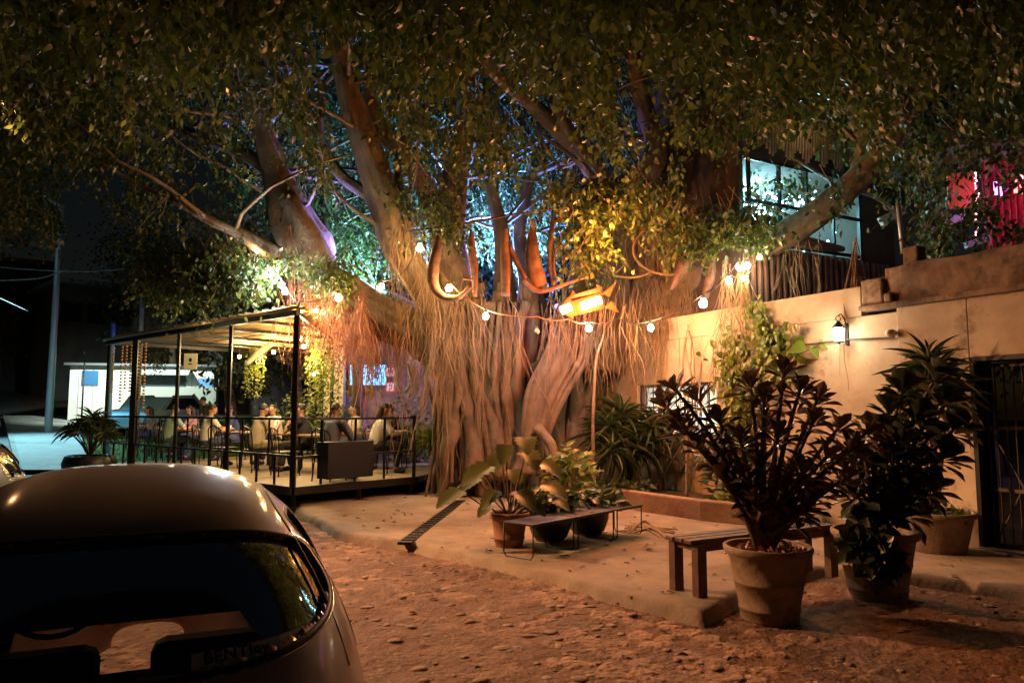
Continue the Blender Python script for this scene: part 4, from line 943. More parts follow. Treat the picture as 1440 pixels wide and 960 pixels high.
    b.tube([H((-.02, .092, -.058)), H((0, .097, -.058)), H((.02, .092, -.058))], .007, 6)
    for s in (-1, 1): b.ell(H((s*.079, .0, -.005)), (.011, .02, .032), 8, 6, Mh)
    body = remesh_obj(b, 'body', skin, t, .0095, 2)
    e = MB()
    for s in (-1, 1): e.ell(H((s*.03, .087, .006)), (.011, .008, .007), 8, 6, Mh)
    e.build('eyes', M_hair, t, smooth=True)
    b = MB(); b.tube([pel-V_((0, 0, .05)), pel+V_((0, 0, .08)), ch, nk-V_((0, 0, .05)), nk-V_((0, 0, .015))], [.155, .16, .165, .14, .07], 18, sub=3)
    b.tube([L[-1][4]+V_((.02, 0, -.01)), nk-V_((0, 0, .045)), L[1][4]-V_((.02, 0, .01))], [.085, .10, .085], 12, sub=2)
    for s in (-1, 1):
        hip, kn, an, toe, so, el, wr = L[s]; b.ell(so, (.08, .078, .08)); b.tube([so, so.lerp(el, .9 if long_sleeve else .72)], [.076, .07], 12)
        if long_sleeve: b.ell(el, (.06,)*3); b.tube([el, el.lerp(wr, .92)], [.058, .042], 10)
    remesh_obj(b, 'shirt', shirt, t, .016, 3)
    b = MB(); b.tube([pel-V_((0, .0, .1)), pel+V_((0, 0, .02))], [.15, .165], 14)
    for s in (-1, 1):
        hip, kn, an, toe, *_ = L[s]; b.tube([hip, hip.lerp(kn, .5), kn], [.112, .10, .082], 12); b.ell(kn, (.08,)*3); b.tube([kn, an.lerp(kn, .08)], [.078, .06], 12)
    remesh_obj(b, 'trousers', trousers, t, .018, 3)
    b = MB()
    for s in (-1, 1):
        an, toe = L[s][2], L[s][3]; b.tube([an-V_((0, .03, .03)), an.lerp(toe, .5)-V_((0, 0, .012)), toe+V_((0, .02, 0))], [.05, .052, .038], 10)
    remesh_obj(b, 'shoes', M_hair, t, .014, 1)
    hb_ = MB(); vs = []; n = 20; m = 9
    for i in range(m+1):
        th = 1.75*i/m
        for k in range(n):
            a = 2*math.pi*k/n; front = max(0, math.sin(a)); tt_ = th*(1-.56*front); r = 1.06-.05*(i/m)**3+.05*noise.noise(Vector((math.cos(a)*3, math.sin(a)*3, th*3)))
            vs.append(H((.079*r*math.sin(tt_)*math.cos(a), .098*r*math.sin(tt_)*math.sin(a)-.004, .112*r*math.cos(tt_)+.002)))
    hb_.add(vs, [(i*n+k, (i+1)*n+k, (i+1)*n+(k+1) % n, i*n+(k+1) % n) for i in range(m) for k in range(n)])
    if hair == 'long':
        hb_.tube([H((0, -.06, .04)), H((0, -.085, -.06)), H((0, -.08, -.18)), H((0, -.06, -.30))], [.06, .085, .075, .03], 12, sub=3)
    if hair == 'bun': hb_.ell(H((0, -.09, .06)), (.045,)*3)
    h = hb_.build('hair', M_hair, t, smooth=True); sd = h.modifiers.new('t', 'SOLIDIFY'); sd.thickness = .004
    return t
def cloth(name, c): return mat('cloth_'+name, c, .85, var=.2, vscale=9, bump=.25, bscale=30)
C_white = cloth('white', (.62, .60, .54)); C_beige = cloth('beige', (.42, .36, .25)); C_navy = cloth('navy', (.03, .04, .09)); C_teal = cloth('teal', (.22, .34, .30)); C_black = cloth('black', (.02, .02, .022)); C_grey = cloth('grey', (.12, .14, .17)); C_olive = cloth('khaki', (.20, .17, .08)); C_pink = cloth('pink', (.45, .25, .22)); C_denim = cloth('denim', (.05, .07, .12))
yv = math.atan2(DV.y, DV.x)-math.pi/2        # yaw that faces +v (away from the street)
def pos(px, v): return D(u_at(px, v), v, DZ)
PE = [ # px, v, yaw offset, pose, shirt, trousers, skin, label, hair, extras
 (240, 1.35, 0.1, 'table', C_teal, C_denim, M_skin, 'person in a pale teal shirt sitting with back turned by the thick post', 'short'),
 (274, 2.6, 2.6, 'table', C_pink, C_denim, M_skin, 'person in a dusty pink top leaning forward beside the white shirt', 'long'),
 (294, 1.25, -.1, 'table', C_white, C_denim, M_skin, 'person with back turned in a broad white shirt', 'short'),
 (333, 2.75, 2.9, 'phone', C_navy, C_denim, M_skin2, 'person in a navy shirt looking down at the table', 'short'),
 (364, 1.15, .05, 'talk', C_beige, C_olive, M_skin, 'person with back turned in a beige shirt and khaki shorts', 'short'),
 (391, 2.7, 3.2, 'table', C_white, C_black, M_skin, 'young person in a white T-shirt with head turned aside', 'short'),
 (433, 1.9, 2.2, 'face', C_black, C_black, M_skin, 'person in black holding both hands to the face', 'bun'),
 (467, 1.05, .25, 'table', C_grey, C_black, M_skin2, 'person with back turned in a dark grey shirt near the side rail', 'short'),
 (505, 3.4, 2.9, 'talk', C_white, C_denim, M_skin, 'person in a white top seen between hanging roots and lamp', 'long'),
 (531, 2.6, -.5, 'table', C_white, C_black, M_skin, 'person in a white jacket sitting in a loop-backed black chair', 'long'),
 (218, 2.75, 2.9, 'talk', C_grey, C_denim, M_skin2, 'person in a grey top facing the street at the deck end', 'long'),
 (512, 4.3, 3.0, 'phone', C_pink, C_black, M_skin, 'person in a dusty pink shirt under the blue screen', 'short'),
 (556, 3.6, 2.7, 'table', C_black, C_black, M_skin2, 'person in dark clothes nearest the trunk at the far table', 'short'),
]
for i, (px_, v, dy, pose, shi, tro, ski, lab, hair) in enumerate(PE):
    p = pos(px_, v); make_person(p, yv+dy, pose, shi, tro, ski, lab, hair, lean=rnd.uniform(.05, .12), sc=1.02, long_sleeve=(i in (7, 9)), turn=(.6 if i == 5 else 0.))
    f = Vector((-math.sin(yv+dy), math.cos(yv+dy), 0))
    place(ch0, 'c', p-f*.02, yv+dy, 'black chair of the '+lab.replace('sitting ', '').replace('with back turned ', '').replace('holding both hands to the face', 'with raised hands').replace('looking down at the table', '').replace('leaning forward ', '').strip(), 'chair', 'dining chairs on the deck')
p = pos(291, 3.9); make_person(p, yv+2.2, 'standing', C_black, C_black, M_skin2, 'standing person in black behind the seated diners', 'short', sc=.97)
TB = [(240, 2.1, 'dark dining table in front of the pale teal shirt'), (283, 1.95, 'dark dining table between the white shirt and the pink top'), (350, 1.95, 'dark dining table between the navy shirt and the beige shirt'), (395, 1.95, 'dark dining table in front of the white T-shirt'), (458, 1.9, 'dark dining table in front of the dark grey shirt'), (528, 3.3, 'dark dining table beyond the white jacket'), (205, 2.6, 'empty dark dining table near the street end of the deck')]
for px_, v, lab in TB: place(tb0, 't', pos(px_, v), yv, lab, 'table', 'dining tables on the deck')
for px_, v, dy, lab in ((215, 1.5, .2, 'empty black dining chair left of the pale teal shirt'), (318, 1.1, .2, 'empty black dining chair between the white shirt and the beige shirt'), (405, 1.1, -.2, 'empty black dining chair beside the corner post')):
    place(ch0, 'c', pos(px_, v), yv+dy, lab, 'chair', 'dining chairs on the deck')
M_glass = mat('drinking_glass', (.7, .7, .62), .1)
for i, (px_, v, lab) in enumerate(((326, 2.0, 'pale drinking glass left of the navy shirt'), (303, 2.05, 'pale drinking glass by the white shirt'), (262, 2.0, 'pale drinking glass by the pink top'), (388, 2.0, 'pale drinking glass before the white T-shirt'))):
    mb = MB(); mb.lathe([(.0, 0), (.03, 0), (.036, .13), (.031, .13), (.026, .01)], pos(px_, v)+Vector((0, 0, .77)), 10); tag(mb.build('drinking_glass', M_glass, None, smooth=True), lab, 'glass', 'glasses on the dining tables')

M_plate = mat('plate', (.6, .58, .52), .3); M_bottle = mat('green_bottle', (.03, .06, .02), .15, coat=1)
for px_, v, lab in TB:
    p = pos(px_, v)+Vector((0, 0, .772)); nm = lab.replace('dark dining table ', '').replace('empty ', '')
    for s_ in (-1, 1):
        q = p+DV*(.2*s_)+DU*rnd.uniform(-.25, .25); mb = MB(); mb.lathe([(0, .004), (.07, .004), (.11, .016), (.11, .02), (.07, .009), (0, .009)], q, 18)
        tag(mb.build('plate', M_plate, None, smooth=True), ('near' if s_ < 0 else 'far')+' pale plate on the table '+nm, 'plate', 'plates on the dining tables')
    q = p+DU*rnd.uniform(-.2, .2); mb = MB(); mb.lathe([(0, 0), (.032, 0), (.034, .13), (.014, .18), (.014, .24), (0, .24)], q, 10); tag(mb.build('bottle', M_bottle, None, smooth=True), 'dark bottle on the table '+nm, 'bottle', 'bottles on the dining tables')

# fallen leaves on the ground
n = 520; lx = rng.uniform(-2.5, 7, n); ly = 4.5+rng.random(n)*9; dd = poly_dist(lx, ly, PAV); lz = np.where(dd > 0, pav_h(lx, ly), road_h(lx, ly))+.012
okl = (rng.random(n) < .55) | (dd > -.5); lx, ly, lz = lx[okl], ly[okl], lz[okl]; n = len(lx)
a_ = rng.uniform(0, 6.28, n); o = leaves('fallen_leaves', np.stack([lx, ly, lz], 1), np.stack([np.cos(a_), np.sin(a_), rng.normal(.05, .12, n)], 1), np.stack([rng.normal(0, .2, n), rng.normal(0, .2, n), np.ones(n)], 1), rng.uniform(.05, .10, n), rng.uniform(.03, .05, n), leafmat('dry_leaf', (.08, .04, .02), (.20, .12, .05), (.35, .26, .12), .7, .1), None, T=T_OVATE)
tag(o, 'dry fallen leaves scattered over the pavement and road', 'leaves', kind='stuff')

# ------------------------------------------------------------------ restaurant wall, screen and signs behind the deck
rw = empty('restaurant_wall', (0, 0, 0), 0, 'pale restaurant wall with screen seen behind the right end of the deck', 'wall')
M_rw = mat('restaurant_plaster', (.34, .22, .15), .9, var=.5, vscale=2); grime(M_rw, 1.5, .48, .6, (.08, .05, .04), .8)
Yb = 19.6; a = P(468, 480, Yb); b = P(690, 480, Yb+.6)
mb = MB(); mb.bar((a.x, a.y, 1.7), (b.x, b.y, 1.7), .15, 3.6); mb.build('wall', M_rw, rw)
mb = MB(); mb.box((P(472, 500, 19.2).x, 19.2, 1.8), (.5, .3, 3.6)); mb.build('column', mat('cream_column', (.6, .5, .33), .85, var=.2), rw)
tv = empty('wall_screen', (0, 0, 0), 0, 'bright blue television screen on the restaurant wall', 'screen'); c = P(518, 527, 19.3)
mb = MB(); mb.box(c, (1.0, .06, .58)); mb.build('frame', M_black, tv); mb = MB(); mb.box(c-Vector((0, .036, 0)), (.94, .006, .52)); mb.build('display', emis('blue_display', (.10, .45, 1), 2.2), tv)
o = MB(); o.tube([P(503, 450, 17.2), P(503, 540, 17.2), P(503, 640, 17.2)], .13, 10); tag(o.build('dark_post', M_dkwall, None, smooth=True), 'thick dark post standing before the blue screen', 'post')
for i, (px_, py_, tx) in enumerate(((549, 523, 'M'), (549, 544, 'J'))):
    s_g = empty('hanging_sign', (0, 0, 0), 0, ('upper' if i == 0 else 'lower')+' small red and white square sign hanging near the hanging roots', 'sign'); c = P(px_, py_, 18.2)
    mb = MB(); mb.box(c, (.26, .02, .26)); mb.build('board', mat('red_sign', (.55, .06, .05), .6), s_g); mb = MB(); mb.box(c-Vector((0, .013, 0)), (.19, .008, .19)); mb.build('face', mat('white_sign', (.75, .7, .65), .6), s_g)
    mb = MB(); x, z = c.x, c.z; y = c.y-.02
    if i == 0: mb.bar((x-.05, y, z-.06), (x-.05, y, z+.06), .02); mb.bar((x+.05, y, z-.06), (x+.05, y, z+.06), .02); mb.bar((x-.05, y, z+.05), (x, y, z), .02); mb.bar((x+.05, y, z+.05), (x, y, z), .02)
    else: mb.bar((x-.04, y, z+.05), (x+.04, y, z+.05), .02); mb.bar((x+.03, y, z+.04), (x+.03, y, z-.05), .02); mb.bar((x-.03, y, z-.055), (x+.03, y, z-.055), .02)
    mb.build('lettering', MATS['red_sign'], s_g)
    mb = MB(); mb.tube([c+Vector((0, 0, .13)), c+Vector((0, 0, .38))], .006, 4); mb.build('string', M_cable, s_g)
ringo = MB(); c = P(567, 531, 16.6); ringo.tube([c+Vector((.17*math.cos(t), .03, .3*math.sin(t))) for t in np.linspace(0, 2*math.pi, 20)], .045, 8); tag(ringo.build('hanging_ring', mat('grey_ring', (.2, .2, .2), .6), None, smooth=True), 'grey oval ring hanging among roots beside the small signs', 'ring')
lamp('POINT', D(1.3, 5.6, 2.5), 28, (1, .72, .45), .12, 'restaurant_light')
t = empty('wall_lamp', P(444, 526, 17.6), 0, 'small round warm lamp behind the yellow-green hanging plant', 'lamp'); mb = MB(); mb.ell((0, 0, 0), (.07, .07, .07)); mb.build('globe', emis('far_lamp', (1, .75, .4), 40), t, smooth=True)
mb = MB(); mb.tube([(0, 0, .07), (0, 0, .5)], .01, 5); mb.build('cord', M_cable, t)

# hanging plants in the deck
M_hleaf = leafmat('hanging_leaf', (.10, .14, .02), (.17, .20, .03), (.26, .28, .05), .5, .4)
def hanging_plant(px_, v, ptop, pbot, wd, n, label):
    b = D(u_at(px_, v), v); zt = P(px_, ptop, b.y).z; zb = P(px_, pbot, b.y).z
    t = empty('hanging_plant', (b.x, b.y, zt), 0, label, 'hanging plant', 'hanging plants under the bamboo roof')
    mb = MB(); mb.lathe([(0, -.2), (.1, -.19), (.16, -.02), (.17, 0), (.14, 0), (.12, -.05), (0, -.06)], n=14); mb.build('pot', M_potblk, t, smooth=True)
    mb = MB()
    for k in range(3): mb.tube([(.15*math.cos(k*2.1), .15*math.sin(k*2.1), 0), (0, 0, 3.3-zt)], .006, 4)
    mb.build('hanger', M_cable, t)
    ps = []
    for k in range(n//14):
        a = rnd.uniform(0, 6.28); r = rnd.uniform(.05, wd); l = (zt-zb)*rnd.uniform(.45, 1.)
        for j in range(14): q = j/13; ps.append((math.cos(a)*r*(.6+.5*math.sin(q*2.6))+rnd.gauss(0, .03), math.sin(a)*r*(.6+.5*math.sin(q*2.6))+rnd.gauss(0, .03), .12-l*q+rnd.gauss(0, .02)))
    ps = np.array(ps); leaves('foliage', ps, np.stack([rng.normal(0, .7, len(ps)), rng.normal(0, .7, len(ps)), -np.ones(len(ps))*.6], 1), rng.normal(0, 1, (len(ps), 3)), rng.uniform(.05, .10, len(ps)), rng.uniform(.035, .06, len(ps)), M_hleaf, t)
hanging_plant(358, 2.2, 500, 566, .22, 500, 'leafy plant hanging behind the navy shirt, narrower of two')
hanging_plant(455, 2.6, 486, 585, .42, 1500, 'wide yellow-green plant hanging behind the dark grey shirt')
hanging_plant(527, 4.6, 500, 560, .2, 380, 'small green plant hanging beside the blue screen')
hanging_plant(222, 3.2, 500, 540, .3, 300, 'dim leafy plant hanging near the bead strands')
o = MB(); p = D(u_at(366, 1.9), 1.9, 3.0); o.tube([p+Vector((-.34, 0, -.27)), p+Vector((-.05, 0, 0)), p+Vector((.27, .0, .22))], [.04, .09, .05], 8, sub=4); tag(o.build('glass_float', mat('pale_green_glass', (.5, .6, .4), .2), None, smooth=True), 'pale green long glass ornament slung under the bamboo roof', 'ornament')

# ------------------------------------------------------------------ plants
def rosette(ps, axs, nr, Ls, Ws, c, d, n, L, W, spread=1.0, rr=rnd):
    d = Vector(d).normalized(); x = d.orthogonal().normalized(); y = d.cross(x); a0 = rr.uniform(0, 6.28)
    for k in range(n):
        a = a0+k*2.39996; t = (k+.5)/n; el = .25+1.55*t*spread
        rad = x*math.cos(a)+y*math.sin(a); ax = d*math.cos(el)+rad*math.sin(el)
        ps.append(Vector(c)-d*(.10*t)+rad*.012); axs.append(ax); nr.append(d*math.sin(el)-rad*math.cos(el)+Vector((rr.gauss(0, .15), rr.gauss(0, .15), rr.gauss(0, .1)))); s = rr.uniform(.75, 1.1); Ls.append(L*s*(.75+.35*min(1, t*2))); Ws.append(W*s)
def branch_path(a, b, sag, n=6):
    a = Vector(a); b = Vector(b); return [a.lerp(b, k/n)+Vector((0, 0, -sag*4*(k/n)*(1-k/n)))+Vector((rnd.gauss(0, .008), rnd.gauss(0, .008), 0)) for k in range(n+1)]
M_dleaf = leafmat('dark_croton_leaf', (.06, .042, .03), (.10, .065, .045), (.20, .11, .075), .3, .12)
M_dleaf2 = leafmat('deep_green_leaf', (.020, .028, .014), (.03, .04, .02), (.05, .055, .03), .35, .12)
def big_pot_plant(name, base, rim, h, heads, pot_label, plant_label, leafm, n=17, L=.21, W=.075, flip=1., cover=True, Tm=T_OBOV):
    base = Vector(base)
    t = empty('plant_pot', base, 0, pot_label, 'plant pot', 'large round stone plant pots')
    r = rim; mb = MB(); mb.lathe([(0, 0), (r*.62, .0), (r*.655, .03), (r*.67, h*.16), (r*.69, h*.165), (r*.69, h*.20), (r*.68, h*.205), (r*.77, h*.50), (r*.785, h*.505), (r*.79, h*.535), (r*.78, h*.54), (r*.88, h*.86), (r*.97, h*.90), (r*1.0, h*.94), (r*1.0, h*.98), (r*.97, h), (r*.90, h*.99), (r*.87, h*.93), (r*.86, h*.90)], n=64, wob=.012); mb.build('vessel', M_pot, t, smooth=True)
    mb = MB(); mb.lathe([(0, h*.90), (r*.5, h*.91), (r*.865, h*.90)], n=32, wob=.1); mb.build('soil', M_soil, t, smooth=True)
    pt = empty(name, base+Vector((0, 0, h*.9)), 0, plant_label, 'potted plant'); o_ = pt.location.copy()
    mb = MB(); ps, ax, nr, Ls, Ws = [], [], [], [], []
    stems = [Vector((rnd.uniform(-.1, .1), rnd.uniform(-.08, .08), 0)) for _ in range(4)]
    for i, (hx, hy, hz_) in enumerate(heads):
        tip = Vector((hx, hy, hz_))-o_; s0 = stems[i % 4]; mid = s0.lerp(tip, .45)+Vector((-tip.x*.22, -tip.y*.22, .02)); pth = []
        for k in range(9): q = k/8; pth.append(s0*(1-q)**2+mid*2*q*(1-q)+tip*q*q)
        mb.tube(pth, [.026*(1-.6*k/8)+.004 for k in range(9)], 7)
        d = (pth[-1]-pth[-3]).normalized()+Vector((0, 0, .5)); rosette(ps, ax, nr, Ls, Ws, tip, d, n, L, W)
        for q in (5, 7):
            if rnd.random() < .45: rosette(ps, ax, nr, Ls, Ws, pth[q], Vector((rnd.gauss(0, .3), rnd.gauss(0, .3), 1)), n//3, L*.95, W)
    mb.build('stems', M_stem, pt, smooth=True)
    leaves('foliage', ps, ax, nr, Ls, Ws, leafm, pt, T=Tm)
    if cover:
        m = 150; a = rng.uniform(0, 6.28, m); q = np.sqrt(rng.uniform(0, 1, m))*r*.86
        cp = np.stack([base.x+np.cos(a)*q, base.y+np.sin(a)*q, np.full(m, base.z+h*.91)], 1)
        aa = np.stack([rng.normal(0, .8, m), rng.normal(0, .8, m), rng.uniform(.2, 1, m)], 1)
        c_ = leaves('succulent_cover', cp, aa, rng.normal(0, 1, (m, 3)), rng.uniform(.05, .09, m), .035, leafmat('red_succulent', (.20, .06, .05), (.30, .10, .08), (.42, .20, .15), .5, .1), None)
        tag(c_, 'small reddish succulent leaves filling the front stone pot', 'succulents', kind='stuff')
    return pt
b1 = G(1098, 884, .01); b1.y += .24; s1 = b1.y/F
def H1_(px_, py_, dy=0.): return tuple(P(px_, py_, b1.y+dy))
heads1 = [H1_(*h) for h in ((1060, 700, -.1), (1130, 715, -.15), (1092, 738, .05), (1150, 690, .1), (1045, 665, .1), (1105, 665, .2), (932, 568, .1), (948, 545, 0), (962, 605, -.1), (1055, 540, .1))]+[H1_(*h) for h in ((1103, 520, .0), (1125, 548, -.1), (1075, 560, .1), (980, 560, .2), (955, 590, .1), (1010, 590, -.1), (1040, 615, -.2), (985, 628, .0), (1145, 590, .1), (1180, 600, .2), (1165, 640, -.2), (1095, 610, -.25), (1070, 650, .1), (1130, 660, -.1), (1200, 630, .0), (1095, 690, .1), (1190, 670, .1), (1222, 605, .2), (1115, 720, -.1), (1075, 600, .25), (1150, 560, .25))]
big_pot_plant('croton_plant', b1, .352, .60, heads1, 'pale ribbed stone pot with reddish groundcover, nearest the camera', 'dark reddish-leaved shrub with whorled leaves in the nearest pot', M_dleaf, n=17, L=.2, W=.085)
b2 = G(1254, 852, .01); b2.y += .24
def H2_(px_, py_, dy=0.): return tuple(P(px_, py_, b2.y+dy))
heads2 = [H2_(*h) for h in ((1270, 545, 0), (1250, 575, .1), (1290, 585, -.1), (1235, 600, .1), (1310, 610, .1), (1265, 620, -.15), (1330, 640, .0), (1240, 650, .1), (1295, 650, .15), (1215, 640, -.1), (1345, 600, .1), (1275, 680, -.15), (1310, 685, 0), (1230, 690, .1), (1200, 690, -.1), (1250, 720, -.2), (1215, 730, .0), (1285, 720, .15), (1195, 660, .2), (1225, 770, -.35), (1240, 790, -.3), (1205, 760, -.3), (1325, 560, .1), (1318, 528, .2))]
big_pot_plant('fiddle_shrub', b2, .375, .62, heads2, 'shadowed stone pot right of the front one, beneath a dark shrub', 'large almost black bushy shrub in the second stone pot', M_dleaf2, n=20, L=.24, W=.135, cover=False)
# dracaena and its wide pot
b3 = W(s_of(1305, .55), .12, .55)
t = empty('plant_pot', b3, 0, 'wide low stone pot against the wall left of the doorway', 'plant pot', 'large round stone plant pots')
mb = MB(); mb.lathe([(0, 0), (.28, 0), (.30, .03), (.38, .38), (.42, .40), (.42, .45), (.38, .45), (.36, .40)], n=48, wob=.02); mb.build('vessel', M_pot, t, smooth=True)
mb = MB(); mb.lathe([(0, .40), (.365, .40)], n=24); mb.build('soil', M_soil, t)
t = empty('dracaena', b3+Vector((0, 0, .4)), 0, 'tall dracaena with long strap leaves rising against the wall by the doorway', 'potted plant')
mb = MB(); ps, ax, nr, Ls, Ws = [], [], [], [], []; yb = b3.y
for (px_, py_, n_, d) in ((1312, 525, 44, (0, 0, 1)), (1290, 560, 26, (-.3, 0, 1)), (1335, 550, 22, (.3, 0, 1)), (1305, 505, 20, (0, 0, 1))):
    tip = P(px_, py_, yb)-t.location; mb.tube(branch_path((rnd.uniform(-.05, .05), 0, 0), tip, .02), .022, 8)
    rosette(ps, ax, nr, Ls, Ws, tip, d, n_, .52, .055, spread=1.25)
mb.build('stems', M_stem, t, smooth=True); leaves('foliage', ps, ax, nr, Ls, Ws, leafmat('dracaena_leaf', (.03, .05, .015), (.05, .08, .02), (.12, .13, .05), .4, .2), t, T=T_LANCE)
sm = []; 
for k in range(60): sm.append(b3+Vector((rnd.uniform(-.34, .34), rnd.uniform(-.3, .3), .40)))
o = leaves('pot_groundcover', sm, rng.normal(0, 1, (60, 3))+np.array([0, 0, 1]), rng.normal(0, 1, (60, 3)), .11, .07, leafmat('small_green', (.05, .09, .02), (.08, .13, .03), (.12, .16, .04)), None, T=T_OVATE); tag(o, 'small green leaves at the foot of the dracaena', 'groundcover', kind='stuff')

# monstera in the terracotta pot
b4 = G(716, 772, .115); b4.y += .14
t = empty('terracotta_pot', b4, 0, 'ribbed terracotta pot beside the black bench, holding a broad-leaved plant', 'plant pot')
mb = MB(); mb.lathe([(0, 0), (.155, 0), (.16, .02), (.175, .10), (.182, .102), (.182, .12), (.178, .122), (.205, .33), (.215, .335), (.235, .34), (.24, .36), (.24, .40), (.225, .405), (.215, .38), (.21, .34)], n=48); mb.build('vessel', M_terra, t, smooth=True)
mb = MB(); mb.lathe([(0, .36), (.215, .36)], n=24); mb.build('soil', M_soil, t)
t = empty('monstera_plant', b4+Vector((0, 0, .36)), 0, 'monstera with broad pale lobed leaves standing in the terracotta pot', 'potted plant')
mb = MB(); ps, ax, nr, Ls, Ws = [], [], [], [], []
for (px_, py_, dy, L, dx) in ((690, 655, -.2, .42, -.9), (740, 635, .1, .36, .3), (705, 640, .1, .34, -.3), (728, 690, -.3, .36, .5), (765, 680, -.1, .36, .9), (650, 690, -.1, .38, -1), (720, 660, .25, .3, .2), (700, 690, -.3, .3, -.5), (760, 650, .2, .34, .8), (738, 615, .15, .36, .1), (672, 672, .15, .3, -.8), (745, 705, -.3, .26, .6), (775, 700, .05, .28, 1), (690, 710, -.25, .24, -.7), (712, 625, .0, .3, -.1)):
    p = P(px_, py_, b4.y+dy)-t.location; mb.tube(branch_path((rnd.uniform(-.06, .06), rnd.uniform(-.05, .05), 0), p, .05), .009, 6)
    ps.append(p); a = Vector((dx*.8, -.55+rnd.uniform(-.3, .2), -.28)); ax.append(a); nr.append(Vector((dx*.25, -.55, .9))); Ls.append(L); Ws.append(L*.85)
mb.build('stalks', M_stem, t, smooth=True); leaves('foliage', ps, ax, nr, Ls, Ws, leafmat('monstera_leaf', (.08, .10, .03), (.11, .12, .035), (.15, .14, .05), .4, .3), t, T=T_LOBED)
# trailing dark leaf rosette left of pot
t = empty('trailing_plant', P(628, 690, b4.y+.3), 0, 'single drooping dark leaf leaning out left of the terracotta pot', 'plant')
leaves('foliage', [Vector((.2, 0, .12)), Vector((.1, .1, .05))], [(-.9, 0, -.75), (-.5, .3, -.8)], [(0, -.8, .5)]*2, [.4, .3], [.14, .11], M_dleaf2, t, T=T_OVATE)
mb = MB(); mb.tube([b4+Vector((-.02, .02, .38))-t.location, Vector((.35, .05, .3)), Vector((.2, 0, .12))], .008, 5, sub=3); mb.build('stalks', M_stem, t)

def bush(name, label, cat, centre, ext, n, L, W, m, T=T_OVATE, group=None, up=.2, stem=True, kind=None):
    c = Vector(centre); t = empty(name, c, 0, label, cat, group); q = rng.normal(0, .5, (n, 3)); q /= np.maximum(1, np.linalg.norm(q, axis=1, keepdims=True)/1.1)
    q = q*np.array(ext); q[:, 2] += ext[2]; q[:, 2] = np.abs(q[:, 2])
    ax_ = np.stack([q[:, 0]/ext[0]+rng.normal(0, .5, n), q[:, 1]/ext[1]+rng.normal(0, .5, n), rng.normal(up, .4, n)], 1)
    nr_ = np.stack([rng.normal(0, .4, n), rng.normal(-.4, .4, n), np.ones(n)], 1)
    leaves('foliage', q, ax_, nr_, rng.uniform(.7, 1.2, n)*L, rng.uniform(.8, 1.1, n)*W, m, t, T=T)
    mb = MB()
    for k in range(min(26, n//6+3)): mb.tube([(rnd.gauss(0, .06), rnd.gauss(0, .05), 0), Vector(q[k])*.5+Vector((0, 0, .05)), Vector(q[k])], .006, 4, caps=False)
    mb.build('stems', M_stem, t); return t
M_poth = leafmat('pothos_leaf', (.10, .16, .02), (.16, .22, .03), (.28, .30, .07), .3, .35)
M_gcov = leafmat('shade_leaf', (.05, .08, .02), (.08, .11, .025), (.16, .17, .05), .4, .25)
M_strap = leafmat('strap_leaf', (.03, .05, .015), (.05, .075, .02), (.09, .10, .04), .45, .2)
c = P(803, 700, 11.6); bush('pothos_shrub', 'glossy yellow-green shrub standing behind the black bench', 'shrub', (c.x, c.y, .3), (.34, .3, .42), 190, .15, .10, M_poth, T=T_HEART)
b5 = G(772, 778, .115)+Vector((.05, .78, 0))
b6 = G(832, 772, .115)+Vector((.05, .95, 0))
for bb, lab in ((b5, 'round black planter under the left end of the black bench'), (b6, 'round black planter under the middle of the black bench')):
    t = empty('black_planter', bb, 0, lab, 'planter', 'round black planters behind the bench')
    mb = MB(); mb.lathe([(0, 0), (.15, 0), (.22, .08), (.27, .22), (.275, .34), (.255, .36), (.245, .30)], n=40); mb.build('vessel', M_potblk, t, smooth=True); mb = MB(); mb.lathe([(0, .31), (.25, .31)], n=20); mb.build('soil', M_soil, t)
bush('fern_plant', 'pale spiky-leaved plant growing in the left black planter', 'potted plant', b5+Vector((.02, 0, .3)), (.30, .25, .16), 120, .22, .10, M_gcov, T=T_LOBED)
bush('fern_plant', 'low leafy plant growing in the middle black planter', 'potted plant', b6+Vector((.06, 0, .3)), (.34, .25, .14), 120, .17, .11, M_gcov, T=T_LOBED)
c = P(735, 712, 10.9); bush('low_plant', 'low dark-leaved plant just right of the terracotta pot', 'plant', (c.x+.25, c.y, .12), (.26, .2, .2), 90, .17, .11, M_gcov)
c = P(1035, 700, 11.8); bush('shade_shrub', 'dark green shrub in the bed against the wall, left of the croton', 'shrub', (c.x, c.y, .35), (.5, .35, .5), 340, .16, .11, M_gcov, T=T_HEART)
c = P(1030, 728, 11.0); bush('low_plant', 'bright low groundcover spilling at the end of the planter kerb', 'plant', (c.x+.1, c.y+.2, .3), (.32, .2, .1), 130, .10, .08, M_poth, T=T_HEART)
c = P(890, 690, 12.9); bush('low_plant', 'sparse low leaves at the foot of the strap-leaved clump', 'plant', (c.x-.3, c.y-.5, .33), (.5, .2, .12), 90, .12, .09, M_gcov)
